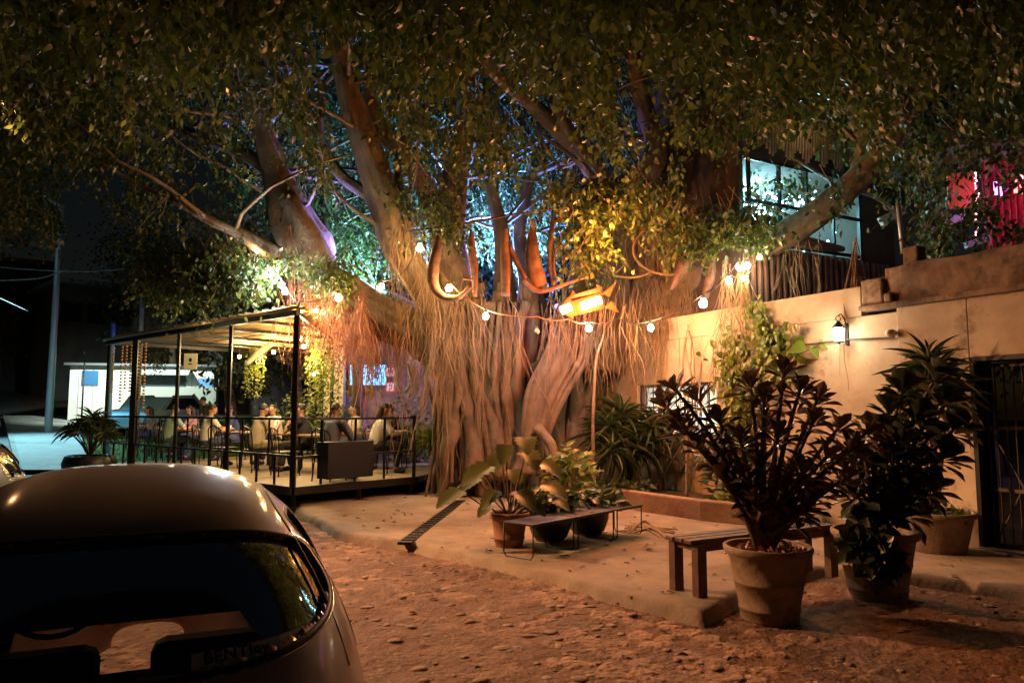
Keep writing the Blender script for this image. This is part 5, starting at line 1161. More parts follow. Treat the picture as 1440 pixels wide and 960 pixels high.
# strap-leaved clumps before the lit window
def strap(label, c, n, hgt, spread, m, W=.05):
    t = empty('strap_plant', c, 0, label, 'plant', 'strap-leaved clumps in the bed'); ps, ax, nr, Ls, Ws = [], [], [], [], []
    for k in range(6):
        x = rnd.gauss(0, spread*.4); y = rnd.gauss(0, .2); hh = hgt*rnd.uniform(.45, .8)
        rosette(ps, ax, nr, Ls, Ws, (x, y, hh), (rnd.gauss(0, .2), rnd.gauss(0, .2), 1), n//6, hgt*.38, W, spread=1.35)
    leaves('foliage', ps, ax, nr, Ls, Ws, m, t, T=T_LANCE); mb = MB()
    for k in range(6): mb.tube([(rnd.gauss(0, .1), 0, 0), (rnd.gauss(0, .2), rnd.gauss(0, .1), hgt*.7)], .02, 6)
    mb.build('stems', M_stem, t)
c = P(880, 700, 13.2); strap('tall dark strap-leaved clump in front of the lit barred window', (c.x, c.y, .35), 200, 1.65, .6, M_strap)
c = P(930, 700, 12.8); strap('tall dark strap-leaved clump right of the window, behind the kerb', (c.x, c.y, .35), 170, 1.5, .7, M_strap)
c = P(860, 700, 12.7); strap('lower strap-leaved clump left of the window by the hanging pole root', (c.x, c.y, .35), 110, 1.1, .5, M_strap)
for (px_, Y_, lab, mm) in ((570, 17.5, 'bright green grassy clump behind the right end of the deck', M_poth), (615, 16.6, 'green strap clump between the hanging roots left of the trunk', M_poth), (640, 17.0, 'dark strap clump close to the left side of the trunk', M_strap)):
    c = P(px_, 660, Y_); strap(lab, (c.x, c.y, .3), 120, 1.15, .5, mm, .045)
for (px_, Y_, lab) in ((585, 18.2, 'leafy green bush behind the deck, left of the trunk'), (470, 18.6, 'leafy green bush beyond the dark grey shirt'), (420, 19.5, 'leafy green bush behind the corner post')):
    c = P(px_, 640, Y_); bush('green_bush', lab, 'bush', (c.x, c.y, .2), (.75, .4, .95), 700, .13, .08, M_gcov)
# vines on the wall
def vine(label, pts, n, L, m, wd=.14, off=.06):
    t = empty('wall_vine', (0, 0, 0), 0, label, 'vine', 'vines climbing the plaster wall'); ps = []; mb = MB()
    for k in range(4):
        q = [W(s_of(x+rnd.uniform(-10, 10)), 0, .02) for x, y in pts]; q = [Vector((v.x, v.y, P(x, y, v.y).z)) for v, (x, y) in zip(q, pts)]; mb.tube(q, .010, 5, sub=3)
        for j in range(n//4):
            u_ = rnd.random()*(len(q)-1); i = int(u_); v = q[i].lerp(q[i+1], u_-i); ps.append(v+WD*rnd.gauss(0, wd)+Vector((0, 0, rnd.gauss(0, wd)))+WN*rnd.uniform(.01, off*2))
    mb.build('stems', M_stem, t); k = len(ps)
    leaves('foliage', ps, np.stack([rng.normal(0, .5, k), rng.normal(0, .3, k), -np.ones(k)], 1), np.array(WN)[None, :]+rng.normal(0, .35, (k, 3))+np.array([0, 0, .4]), rng.uniform(.7, 1.2, k)*L, rng.uniform(.6, .9, k)*L, m, t, T=T_HEART)
vine('bright green vine trailing down the wall below the right limb', [(1068, 425), (1072, 455), (1090, 480), (1075, 510), (1060, 545)], 300, .085, M_poth, .09)
vine('wide green vine patch on the wall above the croton shrub', [(1040, 470), (1035, 520), (1050, 560), (1040, 600), (1030, 660)], 460, .12, M_poth, .2)
vine('vine patch lit beside the lantern pipe, left of two large leaves', [(1110, 470), (1095, 490), (1105, 510), (1085, 540)], 110, .15, M_poth, .14)
c = W(s_of(1150), 0, .1); zz = P(1150, 490, c.y).z
t = empty('wall_vine', (0, 0, 0), 0, 'two large glowing green leaves growing right beside the lantern', 'vine', 'vines climbing the plaster wall')
leaves('foliage', [Vector((c.x-.1, c.y, zz+.05)), Vector((c.x+.1, c.y, zz+.05)), Vector((c.x-.02, c.y, zz+.02))], [(-1, .2, -.35), (1, -.2, .05), (.6, 0, -.6)], [(-.3, -1, .6)]*3, [.24, .28, .2], [.2, .17, .14], M_poth, t, T=T_HEART)
mb = MB(); mb.tube([W(s_of(1110), zz-.1, .02), Vector((c.x, c.y, zz)), Vector((c.x+.1, c.y, zz+.05))], .008, 5, sub=3); mb.build('stems', M_stem, t)

# ------------------------------------------------------------------ benches
def wooden_bench():
    a = G(960, 836, .115); b = Vector((3.05, 7.45, .115)); d = (b-a); d.z = 0; L = d.length; d.normalize(); s = Vector((d.y, -d.x, 0))
    t = empty('wooden_bench', a, math.atan2(d.y, d.x), 'plain dark wooden bench with slatted seat on the pavement edge', 'bench'); Wd = .36
    for k in range(3):
        mb = MB(); mb.box((L/2-.02, -.02+Wd/2-(Wd-.02)/3*(k+.5)+.0, .47), (L+.06, Wd/3-.025, .035)); mb.build('seat_plank', M_wood, t, bevel=.006)
    mb = MB(); mb.box((L/2, -Wd/2+.03, .415), (L-.1, .03, .07)); mb.box((L/2, Wd/2-.07, .415), (L-.1, .03, .07)); mb.build('apron', M_wood, t, bevel=.004)
    for x in (.04, L-.08):
        for y in (-Wd/2+.01, Wd/2-.06): mb = MB(); mb.box((x, y, .226), (.10, .08, .45)); mb.build('leg', M_wood, t, bevel=.005)
        mb = MB(); mb.box((x, -.02, .42), (.06, Wd-.14, .05)); mb.build('cross_rail', M_wood, t)
wooden_bench()
a = G(748, 790, .12)-Vector((0, 0, 0)); b = G(905, 752, .12)
for i in range(3):
    # three small black metal stools / side tables in a row
    p = a.lerp(b, (0.0, .36, .72)[i]); d = (b-a).normalized(); an = math.atan2(d.y, d.x); L = .76 if i < 2 else .6
    t = empty('metal_bench', (p.x, p.y, .125), an, ('left black metal sled-legged bench beside the terracotta pot', 'middle black metal sled-legged bench in the row of three', 'right black metal sled-legged bench, end frame standing open')[i], 'bench', 'black metal benches in a row')
    mb = MB(); mb.box((L/2, .2, .37), (L+.02, .42, .018)); mb.build('seat', M_black, t, bevel=.004)
    for x in (.02, L-.02):
        mb = MB(); q = [(x, 0, .358), (x, 0, .05), (x, .03, .012), (x, .08, .008), (x, .33, .008), (x, .38, .012), (x, .41, .05), (x, .41, .358)]; mb.tube(q, .0085, 6); mb.build('leg_frame', M_black, t, smooth=True)
    mb = MB(); mb.bar((.02, 0, .357), (L-.02, 0, .357), .012); mb.bar((.02, .41, .357), (L-.02, .41, .357), .012); mb.build('side_rail', M_black, t)
lv = leaves('fallen_leaf', [a.lerp(b, .5)+Vector((-.05, .12, .39))], [(1, .2, .02)], [(0, 0, 1)], .13, .07, leafmat('yellow_leaf', (.5, .42, .2), (.5, .42, .2), (.5, .42, .2)), None, T=T_OVATE); tag(lv, 'pale fallen leaf lying on the black metal bench', 'leaf')
# exposed surface roots / coiled hose on pavement right of the benches
mb = MB()
for k in range(9): mb.tube([G(868+rnd.uniform(0, 20), 745+rnd.uniform(-14, 8), .13), G(900+rnd.uniform(-10, 20), 738+rnd.uniform(-10, 14), .14+.02*rnd.random()), G(935+rnd.uniform(-10, 20), 752+rnd.uniform(-8, 8), .13)], rnd.uniform(.01, .022), 6, sub=4)
tag(mb.build('surface_roots', M_root, None, smooth=True), 'thin tree roots snaking over the pavement by the planter kerb', 'roots')
# potted palm at the street corner of the deck
c = G(150, 655, .02); c = Vector((-9.55, 16.9, .02)); t = empty('corner_planter', c, 0, 'big dark round planter at the street corner of the deck', 'planter')
mb = MB(); mb.lathe([(0, 0), (.3, 0), (.34, .1), (.52, .28), (.56, .5), (.5, .66), (.46, .68), (.44, .6)], n=36); mb.build('vessel', M_potblk, t, smooth=True); mb = MB(); mb.lathe([(0, .62), (.46, .62)], n=20); mb.build('soil', M_soil, t)
t = empty('palm_plant', c+Vector((0, 0, .62)), 0, 'dark fan-leaved palm growing in the street corner planter', 'potted plant'); ps, ax, nr, Ls, Ws = [], [], [], [], []; mb = MB()
for k in range(26):
    a_ = rnd.uniform(0, 6.28); el = rnd.uniform(.1, 1.2); l = rnd.uniform(.4, .75); tip = Vector((math.cos(a_)*math.sin(el)*l, math.sin(a_)*math.sin(el)*l, .3+math.cos(el)*l)); mb.tube(branch_path((0, 0, 0), tip, -.05), .012, 5)
    for j in range(11): rosette(ps, ax, nr, Ls, Ws, tip, tip-Vector((0, 0, .3)), 1, .36, .035, spread=.9)
mb.build('stems', M_stem, t, smooth=True); leaves('foliage', ps, ax, nr, Ls, Ws, M_strap, t, T=T_LANCE)

# ------------------------------------------------------------------ rounded vintage car
def cr_interp(xs, ys, x):
    if x <= xs[0]: return ys[0]
    if x >= xs[-1]: return ys[-1]
    i = max(j for j in range(len(xs)) if xs[j] <= x); i = min(i, len(xs)-2); t = (x-xs[i])/(xs[i+1]-xs[i])
    m0 = (ys[i+1]-ys[max(i-1, 0)])/(xs[i+1]-xs[max(i-1, 0)]); m1 = (ys[min(i+2, len(xs)-1)]-ys[i])/(xs[min(i+2, len(xs)-1)]-xs[i]); h = xs[i+1]-xs[i]
    return (2*t**3-3*t*t+1)*ys[i]+(t**3-2*t*t+t)*h*m0+(-2*t**3+3*t*t)*ys[i+1]+(t**3-t*t)*h*m1
CT = ([0, .1, .25, .45, .62, .75, .9, 1.05, 1.2, 1.4, 1.65, 1.85, 2.05, 2.25, 2.4, 2.52, 2.66, 2.78, 2.9, 3.15, 3.5, 3.75, 3.95, 4.03],
      [.48, .61, .76, .90, .985, 1.065, 1.195, 1.305, 1.378, 1.438, 1.482, 1.49, 1.475, 1.43, 1.36, 1.24, 1.08, .99, .955, .915, .80, .67, .50, .40])
CW = ([0, .12, .3, .55, .8, 1.2, 1.8, 2.4, 2.7, 3.0, 3.4, 3.8, 4.03], [.26, .40, .50, .59, .655, .70, .715, .70, .64, .55, .43, .30, .2])
def car_T(c): return .28+(cr_interp(*CT, c)-.28)*.987
def car_W(c): return cr_interp(*CW, c)*1.033*(1-.043*min(max(c-1.1, 0), 1))*(1-.085*min(max((1.3-c)/.6, 0), 1.2)**1.5)
PX_, Z0 = 3.0, .28
def hull_pt(c, th, push=0.):
    T_z, w_ = car_T(c)+push, car_W(c)+push; co, si = math.cos(th), math.sin(th)
    return Vector((w_*math.copysign(abs(co)**(2/PX_), co), c, Z0+(T_z-Z0)*abs(si)**(2/PX_)))
def hull_c(x, z, rear=True, push=0.):
    """distance along the car where the surface passes (x, z)"""
    lo, hi = (0., 1.8) if rear else (4.03, 1.9)
    for _ in range(40):
        m = (lo+hi)/2; v = (abs(x)/(car_W(m)+push))**PX_+(max(z-Z0, 0)/(car_T(m)+push-Z0))**PX_
        if v > 1: lo = m
        else: hi = m
    return (lo+hi)/2
def hull_x(c, z, push=0.):
    v = 1-((z-Z0)/(car_T(c)+push-Z0))**PX_; return (car_W(c)+push)*max(v, 1e-4)**(1/PX_)
def rw_in(x, z, g=1.):      # rear window outline in (x,z)
    zc, B = 1.203, .133*g; A = (.540-.075*(z-zc)/B)*g; return (abs(x)/max(A, .01))**3.4+(abs(z-zc)/B)**3.4 < 1
def ws_in(x, z): zc, B = 1.19, .165; A = (.52-.07*(z-zc)/B); return (abs(x)/A)**4+(abs(z-zc)/B)**4 < 1
def sw_in(c, z):            # side windows: door and rear quarter
    zc, B = 1.135, .195
    for c0, A in ((2.16, .38), (1.50, .19)):
        sk = .28*(z-zc) if c0 > 2 else -.45*(z-zc)
        if (abs(c-c0+sk)/A)**4+(abs(z-zc)/B)**4 < 1: return True
    return False
M_glassw = bpy.data.materials.new('car_glass'); M_glassw.use_nodes = True; nt = M_glassw.node_tree; N = nt.nodes
tr_ = N.new('ShaderNodeBsdfTransparent'); tr_.inputs[0].default_value = (.45, .45, .43, 1); gl = N.new('ShaderNodeBsdfGlossy'); gl.inputs['Roughness'].default_value = .03; fr = N.new('ShaderNodeFresnel'); fr.inputs[0].default_value = 1.5
mxx = N.new('ShaderNodeMixShader'); nt.links.new(fr.outputs[0], mxx.inputs[0]); nt.links.new(tr_.outputs[0], mxx.inputs[1]); nt.links.new(gl.outputs[0], mxx.inputs[2]); nt.links.new(mxx.outputs[0], N['Material Output'].inputs[0])
M_chrome = mat('chrome_trim', (.6, .58, .55), .15, 1.)
M_rubber = mat('rubber_seal', (.012, .012, .012), .5)
M_int = mat('car_interior', (.03, .027, .025), .8)
def car(loc, yaw, paint, label, full=True):
    t = empty('vintage_car', loc, yaw, label, 'car')
    nc, nt_ = (260, 150) if full else (120, 70); cs_ = np.concatenate([np.linspace(0, 2.8, int(nc*.8)), np.linspace(2.83, 4.03, nc-int(nc*.8))]); ths = np.linspace(0, math.pi, nt_)
    V = [hull_pt(c, th) for c in cs_ for th in ths]; Fc = []
    def cut(v):
        x, c, z = v
        if z < .96: return False
        if c < 1.5 and rw_in(x, z): return True
        if c > 2.2 and ws_in(x, z) and abs(x) < .56 and c > 2.3: return True
        return abs(x) > .35 and sw_in(c, z)
    K_ = [cut(v) for v in V]
    for i in range(len(cs_)-1):
        for k in range(nt_-1):
            q = (i*nt_+k, i*nt_+k+1, (i+1)*nt_+k+1, (i+1)*nt_+k)
            if all(K_[j] for j in q): continue
            Fc.append(q)
    mb = MB(); mb.add(V, Fc); body = mb.build('body', paint, t, smooth=True); s = body.modifiers.new('s', 'SOLIDIFY'); s.thickness = .012; s.offset = -1
    # windows: a curved pane with rubber seal and a thin chrome strip
    def outline_rear(g, push=0., n=72):
        out = []; zc, B = 1.203, .133*g
        for k in range(n):
            a = 2*math.pi*k/n; ca, sa = math.cos(a), math.sin(a); z = zc+B*math.copysign(abs(sa)**(2/3.4), sa); A = (.540-.075*(z-zc)/B)*g; x = A*math.copysign(abs(ca)**(2/3.4), ca)
            out.append(Vector((x, hull_c(x, z, True, push), z)))
        return out+[out[0]]
    def outline_front(push=0., n=60):
        out = []; zc, B = 1.19, .165
        for k in range(n):
            a = 2*math.pi*k/n; ca, sa = math.cos(a), math.sin(a); z = zc+B*math.copysign(abs(sa)**.5, sa); A = .52-.07*(z-zc)/B; x = A*math.copysign(abs(ca)**.5, ca); out.append(Vector((x, hull_c(x, z, False, push), z)))
        return out+[out[0]]
    def outline_side(c0, A, sgn, push=0., n=48):
        out = []; zc, B = 1.135, .195
        for k in range(n):
            a = 2*math.pi*k/n; ca, sa = math.cos(a), math.sin(a); z = zc+B*math.copysign(abs(sa)**.5, sa); sk = .28*(z-zc) if c0 > 2 else -.45*(z-zc); c = c0-sk+A*math.copysign(abs(ca)**.5, ca); out.append(Vector((sgn*hull_x(c, z, push), c, z)))
        return out+[out[0]]
    def pane(out, fn, name):
        mb = MB(); n = len(out)-1; cen = sum((p for p in out[:-1]), Vector())/n; V = []; rings = 10
        for r_ in range(rings+1):
            for k in range(n): p = cen.lerp(out[k], (r_/rings)*.995); V.append(fn(p))
        mb.add(V, [(r_*n+k, r_*n+(k+1) % n, (r_+1)*n+(k+1) % n, (r_+1)*n+k) for r_ in range(rings) for k in range(n)]); return mb.build(name, M_glassw, t, smooth=True)
    orr = outline_rear(1.01, .004); rwn = pane(outline_rear(1.0, -.004), lambda p: Vector((p.x, hull_c(p.x, p.z, True, -.004), p.z)), 'rear_window')
    mb = MB(); mb.tube(orr, .013, 8, caps=False); mb.build('seal', M_rubber, rwn, smooth=True); mb = MB(); mb.tube(outline_rear(1.045, .010), .005, 6, caps=False); mb.build('chrome_strip', M_chrome, rwn, smooth=True)
    
    o1 = outline_front(.003); wn = pane(outline_front(-.003), lambda p: Vector((p.x, hull_c(p.x, p.z, False, -.003), p.z)), 'windscreen'); mb = MB(); mb.tube(o1, .014, 8, caps=False); mb.build('seal', M_rubber, wn, smooth=True)
    for sg in (-1, 1):
        for c0, A in ((2.16, .38), (1.50, .19)):
            o1 = outline_side(c0, A, sg, .003); wn = pane(outline_side(c0, A, sg, -.003), lambda p: Vector((sg*hull_x(p.y, p.z, -.003), p.y, p.z)), 'side_window'); mb = MB(); mb.tube(o1, .012, 8, caps=False); mb.build('seal', M_rubber, wn, smooth=True)
        # drip rail and waist moulding
        mb = MB(); q = []
        for k in range(30):
            c = 1.0+(2.62-1.0)*k/29; z = cr_interp([1.0, 1.1, 1.25, 1.5, 1.8, 2.2, 2.45, 2.62], [.98, 1.13, 1.26, 1.36, 1.395, 1.36, 1.22, 1.0], c); q.append(Vector((sg*hull_x(c, z, .008), c, z)))
        mb.tube(q, .007, 6); mb.build('drip_rail', M_rubber, t, smooth=True)
        mb = MB(); mb.tube([Vector((sg*hull_x(c, .93, .006), c, .93)) for c in np.linspace(.75, 3.0, 24)], .006, 6); mb.build('waist_strip', M_chrome, t, smooth=True)
        # fenders
        for c0, rr_, nm in ((.78, .47, 'rear_fender'), (3.22, .48, 'front_fender')):
            mb = MB(); V = []; n1, n2 = 26, 14
            for i in range(n1+1):
                a = -.25+(math.pi+.5)*i/n1
                for k in range(n2+1):
                    b_ = math.pi/2*k/n2; r_ = rr_*(.80+.20*math.cos(b_)**.6) if k < n2 else rr_*.80
                    V.append(Vector((sg*(.50+.27*math.sin(b_)**.7), c0+math.cos(a)*r_*1.12, .32+math.sin(a)*r_*.92)))
            mb.add(V, [(i*(n2+1)+k, (i+1)*(n2+1)+k, (i+1)*(n2+1)+k+1, i*(n2+1)+k+1) for i in range(n1) for k in range(n2)]); f = mb.build(nm, paint, t, smooth=True); sd = f.modifiers.new('s', 'SOLIDIFY'); sd.thickness = .01
        for c0 in (.80, 3.20):
            mb = MB(); tp = [(.155, -.07), (.30, -.075), (.325, -.055), (.33, 0), (.325, .055), (.30, .075), (.155, .07)]; V = []; n = 32
            for r_, x in tp:
                for k in range(n): a = 2*math.pi*k/n; V.append((sg*.66+x, c0+r_*math.cos(a), .33+r_*math.sin(a)))
            mb.add(V, [(i*n+k, i*n+(k+1) % n, (i+1)*n+(k+1) % n, (i+1)*n+k) for i in range(len(tp)-1) for k in range(n)]); wh = mb.build('wheel', M_rubber, t, smooth=True)
            mb = MB(); V = []
            for r_, x in ((0, .065), (.08, .06), (.1, .045), (.155, .05), (.165, .03)):
                for k in range(n): a = 2*math.pi*k/n; V.append((sg*(.66+x), c0+r_*math.cos(a), .33+r_*math.sin(a)))
            mb.add(V, [(i*n+k, i*n+(k+1) % n, (i+1)*n+(k+1) % n, (i+1)*n+k) for i in range(4) for k in range(n)]); mb.build('hubcap', M_chrome, wh, smooth=True)
        mb = MB(); mb.box((sg*.66, 2.0, .30), (.20, 1.5, .03)); mb.build('running_board', M_rubber, t, bevel=.01)
        mb = MB(); mb.ell((sg*.60, .30, .62), (.06, .05, .085)); mb.build('tail_light', mat('tail_lens', (.25, .01, .01), .2), t, smooth=True)
        mb = MB(); mb.ell((sg*.53, 3.72, .66), (.085, .05, .09)); mb.build('headlight', mat('head_lens', (.6, .6, .55), .1), t, smooth=True)
    for c, nm in ((-.09, 'rear_bumper'), (4.14, 'front_bumper')):
        mb = MB(); dd = 1 if c < 0 else -1; mb.tube([(-.72, c+dd*.22, .42), (-.6, c+dd*.04, .42), (0, c, .42), (.6, c+dd*.04, .42), (.72, c+dd*.22, .42)], .045, 10, sub=4); mb.build(nm, M_chrome, t, smooth=True)
    mb = MB(); mb.box((0, 2.0, .27), (1.2, 3.0, .04)); mb.build('floor_pan', M_int, t)
    # engine-lid louvres under the window
    lv_ = MB()
    for sg in (-1, 1):
        for k in range(17):
            x = sg*(.09+k*.0235)
            q = [Vector((x, hull_c(x, z, True, .004), z)) for z in (.94, .99, 1.045)]
            lv_.tube(q, .0055, 5)
    lv_.build('louvres', M_rubber, t, smooth=True)
    mb = MB(); q = []
    for k in range(40):
        a = math.pi*k/39; x = .50*math.cos(a); z = .42+.62*math.sin(a)**.45; q.append(Vector((x, hull_c(x, z, True, .003), z)))
    mb.tube(q, .005, 6); mb.build('engine_lid_gap', M_rubber, t, smooth=True)
    # interior
    mb = MB(); mb.box((0, 1.02, .72), (1.10, .14, .46)); mb.build('rear_seat', M_int, t, bevel=.05)
    for sg in (-1, 1):
        mb = MB(); mb.box((sg*.29, 1.93, .60), (.42, .12, .52), M=Matrix.Rotation(-.15, 3, 'X')); mb.box((sg*.29, 2.12, .47), (.46, .46, .14)); mb.build('front_seat', M_int, t, bevel=.05)
    mb = MB(); mb.box((0, 2.66, .86), (1.05, .14, .20)); mb.build('dashboard', M_int, t, bevel=.03)
    mb = MB(); mb.tube([Vector((-.30+.17*math.cos(a), 2.45-.05*math.sin(a), .92+.16*math.sin(a))) for a in np.linspace(0, 6.283, 24)], .011, 6); mb.tube([(-.30, 2.60, .82), (-.30, 2.45, .92)], .02, 6); mb.build('steering_wheel', M_rubber, t, smooth=True)
    mb = MB(); mb.ell((0, 2.36, 1.30), (.11, .015, .028)); mb.tube([(0, 2.36, 1.32), (0, 2.42, 1.37)], .006, 5); mb.build('mirror', M_chrome, t, smooth=True)
    if full:
        mb = MB(); V = []; n = 12
        for k in range(n+1):
            x = .20+.27*k/n
            for z in (1.084, 1.112): V.append(Vector((x, hull_c(x, z, True, .003), z)))
        mb.add(V, [(2*k, 2*k+2, 2*k+3, 2*k+1) for k in range(n)]); st = mb.build('window_sticker', mat('pale_sticker', (.8, .68, .6), .6), t)
        cu = bpy.data.curves.new('lettering', 'FONT'); cu.body = 'BENTley'; cu.size = .042; cu.shear = .15; cu.extrude = .0006; cu.space_character = 1.05; cu.offset = .0006
        to = bpy.data.objects.new('lettering', cu); COL.objects.link(to); xx = .205; to.location = (.225, hull_c(.235, 1.09, True, 0)-.008, 1.092)
        c1 = hull_c(.2, 1.09, True); c2 = hull_c(.2, 1.14, True); c3 = hull_c(.335, 1.09, True); c1 = hull_c(.225, 1.09, True); c2 = hull_c(.225, 1.14, True)
        to.rotation_euler = (math.atan2(.05, c2-c1), 0, math.atan2(c3-c1, .11)); to.parent = t; cu.materials.append(M_rubber)
        dg = bpy.context.evaluated_depsgraph_get(); me = bpy.data.meshes.new_from_object(to.evaluated_get(dg)); mo = bpy.data.objects.new('lettering', me); COL.objects.link(mo)
        mo.location = to.location; mo.rotation_euler = to.rotation_euler; mo.parent = st; bpy.data.objects.remove(to); me.materials.clear(); me.materials.append(M_rubber)
    return t
M_paint = mat('car_paint', (.42, .29, .22), .48, .1, coat=.7, var=.06, vscale=2); M_paint.node_tree.nodes['Principled BSDF'].inputs['Coat Roughness'].default_value = .12
CY = .41
first_car = car((-.60, .944, .027), CY, M_paint, 'rounded vintage car in brownish silver paint filling the lower left corner')
car((-5.78, 6.2, 0), R(12), mat('black_paint', (.012, .012, .014), .5, coat=.1), 'black rounded car parked further on at the left edge', False)
first_car.scale = (1, .991, 1)

# ------------------------------------------------------------------ far left: street, white kiosk, poles, dark houses
def box_thing(name, label, cat, parts, group=None):
    t = empty(name, (0, 0, 0), 0, label, cat, group)
    for nm, m, fn in parts: mb = MB(); fn(mb); mb.build(nm, m, t)
    return t
Yk = 31.; gk = lambda x, y=Yk: float(rise(x, y))
kL, kR = P(97, 550, Yk), P(300, 550, Yk+1.5); zt = P(97, 514, Yk).z; zb = 1.0
M_kiosk = mat('white_boards', (.72, .74, .68), .7, var=.08, vscale=1)
kd = (kR-kL); kd.z = 0; ka = math.atan2(kd.y, kd.x); kl = kd.length
def K(s, n, z): d = kd.normalized(); return Vector((kL.x, kL.y, 0))+d*s+Vector((d.y, -d.x, 0))*n+Vector((0, 0, z))
box_thing('white_kiosk', 'brightly lit white boarded kiosk beyond the lawn at the far left', 'kiosk', [
 ('wall', M_kiosk, lambda mb: mb.box(K(kl/2, -1.2, (zt+zb)/2), (kl, 2.4, zt-zb), rz=ka)),
 ('roof', mat('kiosk_roof', (.12, .13, .15), .7), lambda mb: mb.box(K(kl/2, -1.1, zt+.06), (kl+.3, 2.9, .1), rz=ka)),
 ('window', mat('blue_window', (.05, .16, .35), .3), lambda mb: mb.box(K(.78, .03, P(123, 531, Yk).z), (.62, .05, .62), rz=ka)),
 ('board_seams', mat('seam', (.3, .32, .3), .8), lambda mb: [mb.box(K(.35+k*.55, .012, (zt+zb)/2), (.02, .02, zt-zb-.1), rz=ka) for k in range(12)]),
 ('service_hatch', mat('hatch_dark', (.05, .07, .09), .6), lambda mb: mb.box(K(3.6, .03, P(215, 540, Yk).z+.2), (1.8, .05, .8), rz=ka)),
 ('awning', mat('awning_grey', (.4, .45, .45), .8), lambda mb: mb.box(K(3.6, .35, P(215, 525, Yk).z+.1), (2.2, .7, .05), M=Matrix.Rotation(ka, 3, 'Z')@Matrix.Rotation(.35, 3, 'X'))),
 ('counter', mat('counter_grey', (.3, .33, .3), .7), lambda mb: mb.box(K(4.2, .25, P(230, 555, Yk).z), (3.2, .4, .7), rz=ka)),
 ('menu_board', mat('menu_blue', (.1, .25, .5), .5), lambda mb: mb.box(K(5.3, .04, P(258, 538, Yk).z), (.6, .05, .5), rz=ka))])
lamp('SPOT', K(2.8, 3.5, 5.2), 1900, (.85, 1, .85), .2, 'kiosk_light', target=K(2.8, 0, 2.2), spot=100)
# street lamps / poles
def pole(name, px_, py_base, py_top, Y, r, m, label, cat='pole'):
    g_ = float(rise(P(px_, 600, Y).x, Y)); p = P(px_, 600, Y); mb = MB(); mb.tube([(p.x, p.y, g_), (p.x, p.y, P(px_, py_top, Y).z)], [r, r*.85], 12); o = mb.build(name, m, None, smooth=True); tag(o, label, cat); return p
M_pole = mat('galvanised_pole', (.35, .42, .45), .5, .3); M_blue = mat('blue_post', (.10, .26, .55), .5)
t = empty('street_lamp', (0, 0, 0), 0, 'tall pale teal-lit lamp pole on the grass verge at the far left', 'street lamp')
p = P(68, 600, 26.5); g_ = float(rise(p.x, p.y)); mb = MB(); mb.tube([(p.x, p.y, g_), (p.x, p.y, 9.2)], [.13, .09], 12); mb.build('pole', M_pole, t, smooth=True)
mb = MB(); mb.tube([(p.x, p.y, 9.1), (p.x-.5, p.y-.8, 9.5), (p.x-1.0, p.y-1.9, 9.5)], .05, 8, sub=3); mb.build('arm', M_pole, t, smooth=True)
mb = MB(); mb.box((p.x-1.1, p.y-2.2, 9.48), (.3, .6, .1), rz=-.3); hd_ = mb.build('lamp_head', M_pole, t); mb = MB(); mb.box((p.x-1.1, p.y-2.2, 9.42), (.24, .5, .02), rz=-.3); mb.build('lens', emis('street_lens', (.45, .9, 1), 20), hd_)
lamp('SPOT', (p.x-1.1, p.y-2.2, 9.35), 7000, (.38, .85, 1), .15, 'street_lamp_light', target=(p.x+.8, p.y-5.5, 0), spot=72)
pole('blue_post', 152, 640, 455, 19.5, .07, M_blue, 'slim bright blue post at the street end of the pergola'); pole('lamp_pole', 192, 600, 378, 24, .08, M_pole, 'tall thin pole rising behind the pergola roof into the leaves'); pole('sign_post', 114, 600, 510, 29.5, .035, M_black, 'thin dark post in front of the white kiosk')
# houses on the dark left
def house(label, px0, px1, pyt, Y, m, roofc, dz=0):
    a = P(px0, 500, Y); b = P(px1, 500, Y+3); zt_ = P(px0, pyt, Y).z; t = empty('house', (0, 0, 0), 0, label, 'house'); d = b-a; d.z = 0; L = d.length; an = math.atan2(d.y, d.x); c = (a+b)/2; nrm = Vector((d.y, -d.x, 0)).normalized()
    mb = MB(); mb.box((c.x-nrm.x*3, c.y-nrm.y*3, zt_/2), (L, 6, zt_), rz=an); mb.build('wall', m, t)
    mb = MB(); mb.box((c.x-nrm.x*2.6, c.y-nrm.y*2.6, zt_+.15), (L+.8, 7.4, .28), rz=an); mb.build('roof', roofc, t)
    for k in range(3):
        q = a+d*((k+.5)/3)+nrm*.03; f = MB(); f.box((q.x, q.y, zt_-1.6), (1.1, .08, 1.2), rz=an); f.build('window', mat('dark_pane', (.02, .025, .035), .2), t)
M_h1 = mat('house_wall', (.16, .16, .17), .9, var=.4, vscale=.8); M_roofb = mat('pale_roof_edge', (.30, .42, .5), .7)
house('low dim house with a pale roof edge beyond the street lamp', 78, 185, 400, 44, M_h1, M_roofb)
house('dark two storey house at the left edge behind the wires', -60, 70, 365, 52, mat('house_wall_dark', (.08, .09, .11), .9), MATS['house_wall'])
house('dark rear building behind the restaurant and hanging plants', 290, 560, 380, 34, mat('rear_building', (.06, .05, .05), .9), M_dkwall)
def wire(pts, r, label): mb = MB(); mb.tube(pts, r, 5, sub=5); tag(mb.build('overhead_wire', mat('wire', (.25, .25, .25), .6), None, smooth=True), label, 'wire', 'overhead wires at the far left')
wire([P(-40, 372, 27), P(40, 379, 26), P(120, 382, 25), P(175, 378, 24)], .018, 'straight overhead wire crossing toward the pergola pole')
wire([P(-20, 395, 26), P(50, 392, 26), P(80, 384, 26), P(93, 380, 26)], .022, 'short sagging wire beneath the straight one')
wire([P(-10, 415, 24), P(40, 438, 24)], .02, 'steep loose wire end at the left picture edge')
